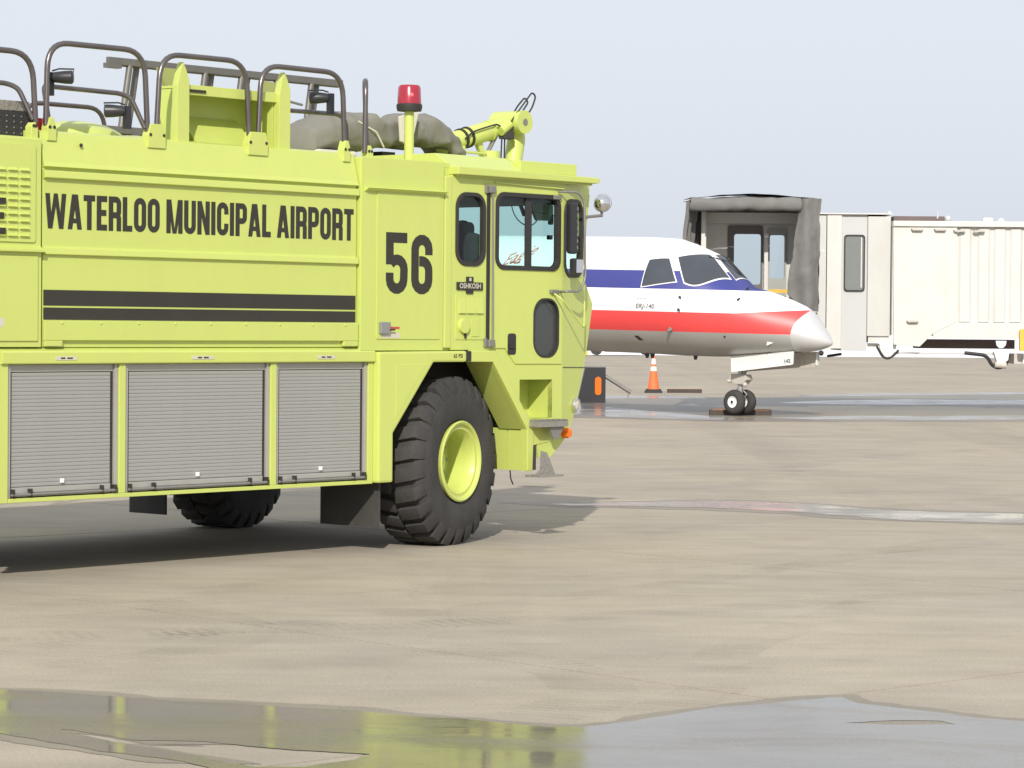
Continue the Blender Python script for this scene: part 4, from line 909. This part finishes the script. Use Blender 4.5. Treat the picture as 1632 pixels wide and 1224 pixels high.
# ------------------------------------------------------------------ airliner
PY = radians(-30)
AO = Vector((6.293, 55.035, 0))
P = thing('airliner', 'white regional airliner with blue and red stripes and silver nose, parked nose to the right', 'airliner', AO, (0, radians(1), PY))
SEC = np.array([(-27, 3.1, 2.5, .3, 2.8), (-22, 3.5, 1.75, .95, 2.6), (-17, 3.53, 1.19, 1.17, 2.35), (-5.5, 3.53, 1.17, 1.17, 2.35), (-4.0, 3.53, 1.155, 1.165, 2.33), (-3.4, 3.50, 1.14, 1.14, 2.28), (-3.04, 3.39, 1.137, 1.11, 2.2), (-2.62, 3.227, 1.137, 1.05, 2.1), (-2.45, 3.15, 1.138, 1.02, 2.06),
                (-1.83, 2.558, 1.17, .88, 1.95), (-1.417, 2.48, 1.2, .76, 1.85), (-.934, 2.325, 1.24, .58, 1.72), (-.6, 2.19, 1.275, .45, 1.65), (-.426, 2.08, 1.3, .375, 1.6), (-.244, 1.86, 1.335, .265, 1.55), (-.09, 1.64, 1.4, .14, 1.5), (-.025, 1.54, 1.435, .06, 1.485), (0, 1.487, 1.47, .004, 1.48)])
def sec(x): return [float(np.interp(x, SEC[:, 0], SEC[:, k])) for k in (1, 2, 3, 4)]
def skin(x, ph, off=0.0):
    zt, zb, hw, zc = sec(x); s, c_ = sin(ph), cos(ph)
    hz = (zt - zc) if s > 0 else (zc - zb)
    n_ = Vector((0, c_ / max(hw, .01), s / max(hz, .01))).normalized()
    return Vector((x, c_ * hw, zc + s * hz)) + n_ * off
def seam_x(ph):
    x = -.7
    for _ in range(6):
        z = skin(x, ph).z; x = -.70 + .9 * max(0, z - 1.6) ** 1.85
    return x
NU = 64
PH = [2 * pi * k / NU for k in range(NU)]
def grid(rows, name, m, parent, cap=False):
    L = MB(); n = len(rows[0]); L.add([p for r in rows for p in r], [(i * n + k, i * n + (k + 1) % n, (i + 1) * n + (k + 1) % n, (i + 1) * n + k) for i in range(len(rows) - 1) for k in range(n)])
    return L.build(name, m, parent, smooth=30)
xs = [-27, -25, -22, -19, -17, -14, -11, -8, -6.5, -5.5, -5, -4.5, -4, -3.7, -3.4, -3.2, -3.04, -2.85, -2.62, -2.5, -2.35, -2.2, -2.0, -1.83, -1.7, -1.55, -1.417, -1.2, -1.05]
rows = [[skin(x, p) for p in PH] for x in xs]
for t_ in (.25, .5, .75, 1.0): rows.append([skin(-1.05 + (seam_x(p) + 1.05) * t_, p) for p in PH])
grid(rows, 'fuselage', LIVERY, P)
rows = [[skin(seam_x(p) * (1 - t_), p, .001) for p in PH] for t_ in (0, .12, .25, .4, .55, .7, .82, .9, .95, .98, 1.0)]
grid(rows, 'radome', RADOME, P)
def patch(c4, off, name, m, parent, n=8, sag=0.0):
    """a sheet lying on the fuselage skin between four corners (x, angle) or (x, y, z)"""
    q4 = [skin(c[0], radians(c[1])) if len(c) == 2 else Vector(c) for c in c4]
    L = MB(); vs = []
    for i in range(n + 1):
        for j in range(n + 1):
            u, v = i / n, j / n
            q = q4[0] * (1 - u) * (1 - v) + q4[1] * u * (1 - v) + q4[2] * u * v + q4[3] * (1 - u) * v
            q = q + Vector((0, 0, -sag * 4 * u * (1 - u) * v)); zt, zb, hw, zc = sec(q.x); hz = (zt - zc) if q.z > zc else (zc - zb)
            vs.append(skin(q.x, atan2((q.z - zc) / hz, q.y / hw), off))
    L.add(vs, [(i * (n + 1) + j, (i + 1) * (n + 1) + j, (i + 1) * (n + 1) + j + 1, i * (n + 1) + j + 1) for i in range(n) for j in range(n)])
    return L.build(name, m, parent, smooth=60)
def shrink(c4, f):
    m = [sum(p[k] for p in c4) / 4 for k in range(3)]
    return [tuple(m[k] + (p[k] - m[k]) * f for k in range(3)) for p in c4]
side = [(-3.70, -1.136, 2.49), (-3.644, -.894, 3.06), (-3.223, -.793, 3.091), (-2.94, -1.0, 2.60)]
wsn = [(-3.11, -.735, 3.115), (-2.587, -.27, 3.176), (-2.035, -.40, 2.68), (-2.81, -.993, 2.585)]
wsp = [(-2.535, -.20, 3.16), (-2.50, .30, 3.14), (-1.99, .36, 2.66), (-1.985, -.32, 2.68)]
mirror_y = lambda c4: [(x, -y, z) for x, y, z in c4]
for c4 in (side, wsn, wsp, mirror_y(side)):
    sg = .17 if c4 is wsn else .06 if c4 is wsp else 0
    f_ = patch(c4, .008, 'cockpit_window', WHITEP, P, 14, sg)
    patch(shrink(c4, .93), .016, 'pane', PLANEG, f_, 14, sg)
# wiper
MB().tube([skin(-2.55, radians(112), .03), skin(-2.30, radians(95), .06), skin(-2.05, radians(88), .04)], .012, 6).build('wiper', BLACKP, P)
# probes and vanes on the nose
for x, a_ in ((-1.742, 113), (-2.859, 172), (-1.757, 144.4), (-2.876, -175)):
    q = skin(x, radians(a_)); q2 = skin(x + .05, radians(a_), .06); MB().tube([q, q2], [.03, .016], 8).build('probe', BLACKP, P)
q = skin(-1.05, radians(-146)); MB().add([q, q + Vector((-.13, -.03, -.06)), q + Vector((-.10, -.05, .08))], [(0, 1, 2)]).add([q + Vector((.004, 0, 0)), q + Vector((-.126, -.03, -.06)), q + Vector((-.096, -.05, .08))], [(0, 2, 1)]).build('vane', WHITEP, P)
MB().tube([skin(-3.094, radians(-150)), skin(-3.12, radians(-150), .10)], [.05, .02], 8).build('pitot', STEEL, P)
MB().tube([skin(-1.983, radians(-149)), skin(-1.983, radians(-149), .015)], .02, 8).build('drain', BLACKP, P)
pv = patch([(-3.97, -137), (-3.88, -137), (-3.80, -131), (-3.89, -131)], .006, 'vent', BLACKP, P, 3)
for x in (-3.0, -4.1, -3.98): MB().prism([(x - .05, 1.16), (x + .05, 1.16), (x + .02, 1.06), (x - .02, 1.06)], -.02, .02).build('blade_aerial', BLACKP, P)
# panel-edge marks and type name
def on_skin(L, x0, z0):
    """lay flat lettering on the right-hand flank: local x to the right runs forward"""
    out = []
    for (x, y, z) in L.v:
        xx = x0 + x; zz = z0 + z; zt, zb, hw, zc = sec(xx); hz = (zt - zc) if zz > zc else (zc - zb)
        yy = -hw * sqrt(max(0, 1 - ((zz - zc) / hz) ** 2)) - .008
        out.append((xx, yy, zz))
    L.v = out; return L
on_skin(font_text('ERJ-140', .13, shear=.25, bold=.002), -3.60, 2.12).build('lettering', mat('grey_print', (.16, .16, .19), .6), P)
MB_ = MB()
for k, c0 in enumerate((-.12, -.06, .0, .05)): MB_.add([(c0 - .02, 0, -.012), (c0 + .02, 0, -.012), (c0 + .02, 0, .012), (c0 - .02, 0, .012)], [(0, 1, 2, 3)])
on_skin(MB_, -3.62, 2.28).build('print_mark', mat('faded_print', (.5, .48, .45), .6), P)
# script name along the upper flank, red letters with dark shading behind
for bold, dx, m in ((.012, .014, mat('dark_script', (.10, .06, .07), .6)), (.0, 0, mat('red_script', (.62, .16, .12), .6))):
    L = font_text('Eagle', .30, shear=.5, bold=bold, sx=1.12); L.v = [(x, y, z + .40 * x) for x, y, z in L.v]
    on_skin(L, -6.66, 3.09); L.v = [(x + dx, y + (.004 if dx else 0), z - dx * .6) for x, y, z in L.v]; L.build('lettering', m, P)
# cabin windows and doors farther back
for k in range(14):
    x = -7.4 - k * .8; patch([(x - .12, 171), (x - .12, 160), (x + .12, 160), (x + .12, 171)], .006, 'cabin_window', PLANEG, P, 3)
# nose gear: doors, bay, leg, wheels
gd = MB().add([(-2.05, -.30, .845), (-.73, -.30, 1.035), (-.71, -.30, 1.045), (-.712, -.28, 1.30), (-2.10, -.24, 1.16)], [(0, 1, 2, 3, 4)])
gd.v += [(x, y + .03, z) for x, y, z in gd.v]; gd.f += [(9, 8, 7, 6, 5)] + [(i, (i + 1) % 5, (i + 1) % 5 + 5, i + 5) for i in range(5)]
g1 = gd.build('gear_door', DOORG, P)
tx = font_text('142', .10, bold=.003); tx.xf(Matrix.Translation((-.84, -.304, 1.10)) @ Matrix.Rotation(radians(-8), 4, 'Y')); tx.build('lettering', mat('door_print', (.12, .14, .14), .6), g1)
gf = MB().add([(-2.05, .30, .845), (-.42, .30, 1.01), (-.40, .30, 1.02), (-.40, .26, 1.30), (-2.10, .24, 1.16)], [(0, 1, 2, 3, 4)])
gf.v += [(x, y - .03, z) for x, y, z in gf.v]; gf.f += [(9, 8, 7, 6, 5)] + [(i, (i + 1) % 5, (i + 1) % 5 + 5, i + 5) for i in range(5)]
g2 = gf.build('gear_door', WELLM, P)
for k in range(5): MB().box(-.95 + k * .12, -.94 + k * .12, .255, .268, 1.02, 1.28).build('door_rib', STRUT, g2)
MB().box(-.445, -.415, .20, .268, 1.02, 1.29).build('door_edge', DOORG, g2)
NG = bpy.data.objects.new('nose_gear', None); COL.objects.link(NG); NG.parent = P; NG.location = (-1.985, 0, 0); NG.rotation_euler = (0, 0, radians(-14))
MB().cyl((0, 0, .42), (0, 0, 1.16), .055, n=16).cyl((0, 0, .24), (0, 0, .46), .036, n=14).cyl((0, -.17, .245), (0, .17, .245), .032, n=12).cyl((-.06, 0, .62), (.35, 0, 1.15), .03).build('strut', STRUT, NG, smooth=50)
MB().prism([(-.20, .80), (.20, .80), (.24, .70), (.12, .60), (-.10, .60), (-.22, .70)], -.10, .10).cyl((-.26, -.1, .66), (-.18, -.05, .66), .035).sphere((.2, -.1, .6), .05).build('steering_block', WELLM, NG, bevel=.015)
MB().tube([(.06, 0, .50), (.17, 0, .40), (.06, 0, .28)], .018, 6).tube([(-.06, 0, .52), (-.15, 0, .42), (-.05, 0, .30)], .014, 6).build('torque_link', STRUT, NG)
for sgn in (-1, 1):
    wy = sgn * .17
    L = MB().lathe([(.115, -.075), (.14, -.092), (.20, -.088), (.235, -.06), (.248, -.02), (.248, .02), (.235, .06), (.20, .088), (.14, .092), (.115, .075)], (0, wy, .246), (0, 1, 0), 40)
    for r_ in (-.03, 0, .03): pass
    wt = L.build('nose_wheel', TYRE, NG, smooth=50)
    MB().lathe([(.120, -.074), (.112, -.078), (.090, -.05), (.06, -.045), (.055, -.07), (.03, -.08), (.0, -.08)], (0, wy, .246), (0, 1, 0), 32).build('hub', WHITEP, NG, smooth=40)
    MB().cyl((0, wy - .082, .246), (0, wy - .086, .246), .03, n=16).build('hub_cap', BLACKP, NG)
MB().add([(-2.05, -.28, 1.20), (-.6, -.28, 1.28), (-.6, .28, 1.28), (-2.05, .28, 1.20)], [(0, 1, 2, 3)]).build('gear_bay', WELLM, P)
# wings and main gear, mostly out of sight behind the truck
for sgn in (-1, 1):
    wg = [(-11.2, sgn * .6, 1.35), (-14.9, sgn * .6, 1.35), (-15.9, sgn * 9.9, 1.85), (-14.7, sgn * 9.9, 1.85)]
    L = MB().add(wg + [(x, y, z + .16) for x, y, z in wg], [(0, 1, 2, 3), (7, 6, 5, 4), (0, 4, 5, 1), (1, 5, 6, 2), (2, 6, 7, 3), (3, 7, 4, 0)]); L.build('wing', DOORG, P)
    MB().cyl((-14.2, sgn * 2.05, .6), (-14.2, sgn * 2.05, 1.5), .08).build('main_strut', STRUT, P)
    MB().cyl((-14.2, sgn * 2.05 - .25, .62), (-14.2, sgn * 2.05 + .25, .62), .38).build('main_wheel', TYRE, P)

# ------------------------------------------------------------------ chocks, cone, panel
def chock(name, loc, rz, length, label):
    t_ = thing(name, label, 'wheel chock', loc, (0, 0, rz), 'wheel chocks on the apron')
    MB().prism([(-.085, 0), (.085, 0), (.055, .10), (-.055, .10)], -length / 2, length / 2).xf(Matrix.Rotation(pi / 2, 4, 'Z')).build('body', CHOCK, t_, bevel=.008)
    for s_ in (-1, 1): MB().box(s_ * length * .26 - length * .20, s_ * length * .26 + length * .20, -.045, .045, .1005, .106).build('worn_top', CHOCKO, t_)
    return t_
chock('wheel_chock', (4.62, 57.0 - .58, 0), radians(2), 1.26, 'long dark chock in front of the nose wheels, lying in the wet')
chock('wheel_chock', (4.66, 56.92, 0), radians(8), 1.26, 'long dark chock with worn orange top directly behind the nose wheels')
chock('wheel_chock', (4.60, 74.4, 0), radians(5), .92, 'spare dark orange chock lying apart beside the traffic cone')
cn = thing('traffic_cone', 'orange traffic cone with white bands and black base standing beyond the airliner belly', 'traffic cone', (3.76, 74.2, 0))
MB().prism(rrect(-.23, .23, -.23, .23, .05), 0, .05, 'z').prism(rrect(-.20, .20, -.20, .20, .05), .05, .10, 'z').build('base', RUBBER, cn, bevel=.006)
def cr(z): return .155 - (z - .10) * .135
MB().lathe([(cr(.10), .10), (cr(.58), .58)], (0, 0, 0), (0, 0, 1), 24).build('body', CONEM, cn, smooth=60)
MB().lathe([(cr(.58) + .003, .581), (cr(.70) + .003, .70)], (0, 0, 0), (0, 0, 1), 24).build('reflective_band', CONEW, cn, smooth=60)
MB().lathe([(cr(.70), .70), (cr(.76), .76)], (0, 0, 0), (0, 0, 1), 24).build('stripe', CONEM, cn, smooth=60)
MB().lathe([(cr(.76) + .003, .761), (cr(.91) + .003, .91)], (0, 0, 0), (0, 0, 1), 24).build('reflective_band', CONEW, cn, smooth=60)
MB().lathe([(cr(.91), .911), (.03, 1.0), (.0, 1.02)], (0, 0, 0), (0, 0, 1), 24).build('tip', CONEM, cn, smooth=60)
pn = thing('ground_cart', 'black upright cart end with orange reflector and silver tow bar, beside the fire truck nose', 'ground cart', (1.87, 64.4, 0))
MB().prism([(-.36, .0), (.29, .0), (.29, .83), (-.18, .83)], 0, .5).build('end_panel', BLACKP, pn, bevel=.01)
MB().prism(rrect(.045, .19, .18, .60, .07), -.012, -.001).build('reflector', ORANGEL, pn, bevel=.004)
MB().tube([(.27, .1, .62), (.88, .1, .24)], .045, 10).build('tow_bar', STEEL, pn, smooth=50)
MB().box(.80, .83, .08, .12, 0.0, .27).build('bar_leg', STEEL, pn)

# yellow loader far away at the apron edge
ld = thing('yellow_loader', 'yellow airport loader parked at the snowy far edge of the apron', 'loader', (6.6, 162.0, 0))
MB().box(-1.2, 1.6, 0, 2.0, .18, .95).box(-1.9, 1.85, .3, 1.6, .22, .42).build('body', YELLOWP, ld, bevel=.05)
MB().box(-.3, .9, .2, 1.8, .95, 1.9).build('cab', BLACKP, ld, bevel=.06)
for x in (-1.7, 1.2):
    for y in (-.02, 1.7): MB().cyl((x, y, .32), (x, y + .3, .32), .32).build('wheel', TYRE, ld)
MB().prism([(-2.6, .0), (-2.2, .0), (-2.3, .7), (-2.5, .8)], -.3, 2.3).build('bucket', YELLOWP, ld)

# ------------------------------------------------------------------ jet bridge
J = thing('jet_bridge', 'cream passenger boarding bridge with grey fabric hood behind the airliner nose', 'jet bridge', (0, 0, 0))
def jp(mb, name, m, **k): return mb.build(name, m, J, **k)
# hood: rolled top, pleated sides, roof
def fabric(pts_uv, nu, nv, name, seed, amp, thick=.06):
    """pts_uv(u,v) -> point; makes a crumpled two-sided cloth of real thickness"""
    A, B = [], []
    for i in range(nu + 1):
        for j in range(nv + 1):
            p = Vector(pts_uv(i / nu, j / nv)); q = p * 2.2 + Vector((seed, 0, 0))
            d = noise.noise_vector(q) * amp + noise.noise_vector(q * 2.6) * amp * .5
            A.append(p + d); B.append(p + d + Vector((0, thick, 0)))
    n = len(A); st = nv + 1; fs = []
    for i in range(nu):
        for j in range(nv):
            a_ = i * st + j; fs += [(a_, a_ + st, a_ + st + 1, a_ + 1), (a_ + n, a_ + 1 + n, a_ + st + 1 + n, a_ + st + n)]
    return jp(MB().add(A + B, fs), name, HOOD, smooth=50)
hb = []
def roll(u, v):
    a_ = v * 2 * pi; x = 3.74 + (6.06 - 3.74) * u; z = 4.36 + .01 * sin(u * 5) + .03 * u
    return (x, 59.0 + cos(a_) * .13, z + sin(a_) * .145)
fabric(roll, 40, 16, 'hood_roll', 1, .035, .0)
def roofc(u, v): return (3.70 + (6.42 - 3.70) * u, 59.05 + 2.0 * v, 4.49 + .10 * sin(pi * u) + .06 * v)
L = [roofc(i / 30, j / 10) for i in range(31) for j in range(11)]
L = [Vector(p) + noise.noise_vector(Vector(p) * 2) * .04 for p in L]
jp(MB().add(L + [p - Vector((0, 0, .05)) for p in L], [(i * 11 + j, (i + 1) * 11 + j, (i + 1) * 11 + j + 1, i * 11 + j + 1) for i in range(30) for j in range(10)] + [(341 + i * 11 + j, 341 + i * 11 + j + 1, 341 + (i + 1) * 11 + j + 1, 341 + (i + 1) * 11 + j) for i in range(30) for j in range(10)]), 'hood_roof', HOOD, smooth=50)
def left_leg(u, v):
    x = 3.98 - .30 * v * (1 - u) - .10 * u; return (x - .16 * v + .05 * sin(v * 30) - .28 * (1 - u) * .5, 59.0 + 1.6 * (1 - v), 2.3 + 2.15 * u)
fabric(lambda u, v: (3.44 + .22 * u + .50 * v + .05 * sin(v * 28), 58.95 + 1.5 * v + .05 * cos(v * 28), 2.3 + 2.12 * u), 24, 30, 'hood_side', 4, .03, .04)
fabric(lambda u, v: (5.80 + .26 * u + (.66 - .22 * u) * v, 59.0 + .05 * sin(v * 7 + u * 3) + .35 * max(0, v - .8) - .06 * sin(pi * v), 2.22 + .28 * (1 - v) ** 2 * (1 - u) - .10 * v * (1 - u) + 2.28 * u), 36, 26, 'hood_side', 8, .04, .10)
fabric(lambda u, v: (6.47 + .02 * sin(u * 20), 59.12 + 1.9 * v, 2.2 + 2.3 * u), 24, 12, 'hood_side', 12, .03, .04)
jp(MB().box(6.44, 6.62, 59.4, 59.5, 3.38, 3.45), 'hood_arm', BCREAM)
# cab interior: floor, ceiling, left wall, back wall with window and door
jp(MB().box(4.05, 6.5, 59.6, 62.6, 1.85, 2.02), 'cab_floor', BGREY)
jp(MB().box(4.05, 6.55, 60.2, 62.7, 4.32, 4.42), 'cab_ceiling', BCREAM2)
jp(MB().box(4.02, 4.10, 59.7, 62.6, 2.02, 4.32), 'cab_wall', BCREAM)
for k in range(3): jp(MB().box(4.10 + .0, 4.13, 59.8 + k * .32, 59.87 + k * .32, 2.1, 4.25), 'wall_rib', BCREAM)
BW = 60.75; kx = BW / 62
def bz(z): return 1.83 + (z - 1.83) * kx
wf = rrect(4.76 * kx, 5.54 * kx, bz(2.45), bz(4.03), .05, 4); dfr = rrect(5.63 * kx, 6.06 * kx, 2.02, bz(3.98), .05, 4)
wfi = rrect(4.90 * kx, 5.50 * kx, bz(2.72), bz(3.84), .06, 4); dfi = rrect(5.69 * kx, 6.02 * kx, bz(2.86), bz(3.82), .05, 4)
jp(MB().prism([(4.10, 2.02), (6.5, 2.02), (6.5, 4.32), (4.10, 4.32)], BW, BW + .08, 'y', [wf, dfr]), 'cab_back_wall', BCREAM)
wfo = jp(MB().prism(wf, BW - .04, BW + .06, 'y', [wfi]), 'rear_window', mat('window_frame_brown', (.13, .12, .115), .6)); MB().prism(wfi, BW, BW + .01).build('pane', BRIDGEGLASS, wfo)
dro = jp(MB().prism(dfr, BW - .06, BW + .04, 'y', [dfi]), 'rear_door', mat('grey_door', (.33, .34, .33), .5)); MB().prism(dfi, BW - .02, BW - .01).build('pane', BRIDGEGLASS, dro)
jp(MB().box(4.12, 6.4, BW - .3, BW - .02, 4.02, 4.25), 'ceiling_beam', BCREAM)
jp(MB().box(5.43, 5.51, BW - .38, BW - .30, 2.02, 3.80), 'white_post', BCREAM)
jp(MB().box(5.40, 6.0, BW - .36, BW - .31, 2.52, 2.60), 'yellow_bar', YELLOWP)
jp(MB().box(4.1, 6.5, 59.55, 59.6, 1.85, 2.10), 'cab_bumper', RUBBER)
# cab flank to the right of the hood
jp(MB().box(6.50, 6.86, 61.2, 63.2, 1.36, 4.24), 'cab_panel', BCREAM2, bevel=.01)
jp(MB().box(6.875, 7.20, 61.19, 63.2, 1.32, 4.26), 'cab_panel', BCREAM, bevel=.01)
dj = jp(MB().box(7.205, 7.765, 61.24, 63.2, 1.28, 4.26), 'service_door', BGREY, bevel=.008)
dw = MB().prism(rrect(7.25, 7.71, 2.58, 3.82, .07, 5), 61.20, 61.245, 'y', [rrect(7.28, 7.68, 2.61, 3.79, .06, 5)]).build('door_window', RUBBER, dj)
MB().prism(rrect(7.28, 7.68, 2.61, 3.79, .06, 5), 61.222, 61.236).build('pane', BGLASS, dw)
MB().box(7.62, 7.645, 61.21, 61.22, 2.66, 3.76).build('pane_edge', BCREAM, dw)
jp(MB().box(7.77, 8.27, 61.2, 63.2, 1.60, 4.22), 'cab_panel', BCREAM2, bevel=.01)
jp(MB().box(6.45, 8.3, 61.15, 63.2, 4.262, 4.29), 'cab_roof', BCREAM)
jp(MB().box(7.80, 8.26, 61.25, 63.1, 1.46, 1.598), 'cab_sill', BCREAM)
jp(MB().box(7.76, 8.05, 61.4, 62.0, 1.30, 1.44), 'floor_bracket', WHITEP)
# tunnel
jp(MB().box(8.285, 11.22, 61.0, 63.4, 1.62, 4.0), 'tunnel', BCREAM)
jp(MB().box(8.28, 11.30, 60.88, 63.5, 4.0, 4.12), 'roof_beam', BCREAM, bevel=.01)
jp(MB().prism([(8.285, 4.0), (9.68, 4.0), (9.68, 1.92), (9.17, 1.66), (8.89, 1.38), (8.32, 1.42)], 60.93, 60.999), 'end_frame', BCREAM, bevel=.008)
for x in (9.72, 10.13, 10.48, 10.83): jp(MB().prism([(x, 61.0), (x + .05, 60.965), (x + .24, 60.965), (x + .29, 61.0)], 1.93, 3.97, 'z'), 'wall_rib', BCREAM)
jp(MB().box(9.18, 11.22, 60.94, 60.999, 1.58, 1.915), 'floor_beam', BCREAM, bevel=.008)
for x, z in ((8.80, 3.95), (9.30, 3.95), (9.72, 3.93), (10.15, 3.93), (8.72, 1.95)): jp(MB().prism([(x - .13, z), (x + .13, z), (x + .10, z - .04), (x - .10, z - .04)], 60.84, 60.92), 'drip_lip', WELLM)
jp(MB().box(8.38, 9.51, 61.6, 62.6, 4.121, 4.25), 'roof_duct', BROWN, bevel=.02)
jp(MB().tube([(9.35, 61.6, 4.2), (9.35, 61.6, 4.36)], .02).sphere((9.58, 61.6, 4.2), .07), 'roof_lamp', BGREY)
jp(MB().sphere((8.28, 61.5, 4.32), .03).box(10.35, 10.55, 61.5, 61.7, 4.12, 4.22).sphere((10.75, 61.6, 4.15), .07), 'roof_fitting', WHITEP)
# next tunnel section, running out of view to the terminal
jp(MB().box(11.225, 26, 61.3, 63.2, 1.70, 3.90), 'outer_tunnel', BCREAM2)
jp(MB().tube(fillet([(11.30, 60.9, 1.95), (11.24, 60.9, 2.4), (11.26, 60.9, 3.6), (11.40, 60.9, 3.85), (11.6, 60.9, 3.9)], .2), .028, 8), 'black_hose', RUBBER, smooth=60)
jp(MB().tube(fillet([(11.55, 60.9, 1.9), (11.30, 60.9, 2.1), (11.22, 60.9, 2.6), (11.32, 60.9, 3.4), (11.5, 60.9, 3.7)], .25), .024, 8), 'black_hose', RUBBER, smooth=60)
jp(MB().prism(rrect(11.05, 11.19, 1.30, 1.78, .05), 60.80, 60.90), 'yellow_box', YELLOWP, bevel=.02)
# underside: brown beam, cable trays and hanging loops
jp(MB().box(8.95, 11.10, 61.7, 62.4, 1.34, 1.54), 'under_beam', BROWN)
jp(MB().box(8.30, 10.62, 61.2, 61.32, 1.21, 1.25), 'cable_tray', BGREY)
jp(MB().prism([(8.03, 1.44), (8.42, 1.44), (8.38, 1.26), (8.28, 1.15), (8.15, 1.15), (8.06, 1.28)], 61.1, 61.3), 'roller_guard', WHITEP, bevel=.02)
jp(MB().tube(fillet([(7.98, 61.15, 1.38), (8.10, 61.15, 1.16), (8.22, 61.15, 1.10), (8.36, 61.15, 1.18), (8.46, 61.15, 1.30)], .1), .025, 8), 'cable_loop', RUBBER)
jp(MB().tube(fillet([(9.9, 61.1, 1.25), (10.38, 61.1, 1.20), (10.50, 61.1, .98), (10.64, 61.1, .92), (10.80, 61.1, .98), (10.86, 61.1, 1.22)], .12), .04, 8), 'cable_loop', RUBBER)
jp(MB().prism([(10.52, 1.28), (10.86, 1.28), (10.84, 1.10), (10.74, 1.02), (10.60, 1.04)], 61.0, 61.2).prism([(10.56, 1.52), (10.80, 1.52), (10.78, 1.42), (10.72, 1.36), (10.64, 1.36), (10.58, 1.42)], 61.0, 61.06), 'cable_carrier', WHITEP, bevel=.015)
jp(MB().cyl((10.55, 61.05, 1.0), (10.80, 61.05, .98), .07), 'carrier_roller', WELLM)
jp(MB().box(11.0, 12.4, 61.2, 61.9, 1.02, 1.24), 'drive_beam', WELLM)
jp(MB().prism([(11.18, 1.02), (11.34, 1.02), (11.18, 1.2)], 61.14, 61.19), 'gusset', BCREAM)
jp(MB().cyl((6.95, 61.6, 1.15), (7.25, 61.5, 1.2), .03).sphere((6.78, 61.3, 1.22), .06), 'cab_cable', RUBBER)
# drive column and wheels to the right of the view
jp(MB().box(13.0, 13.5, 61.0, 61.4, .7, 4.2).box(13.0, 13.5, 63.2, 63.6, .7, 4.2).box(12.3, 14.2, 61.0, 63.6, .75, 1.1), 'drive_column', BCREAM)
for y in (60.9, 63.4): jp(MB().cyl((13.25, y, .5), (13.25, y + .35, .5), .5), 'drive_wheel', TYRE)
jp(MB().cyl((24.5, 62.2, 0), (24.5, 62.2, 1.7), .5), 'rotunda_column', BCREAM)
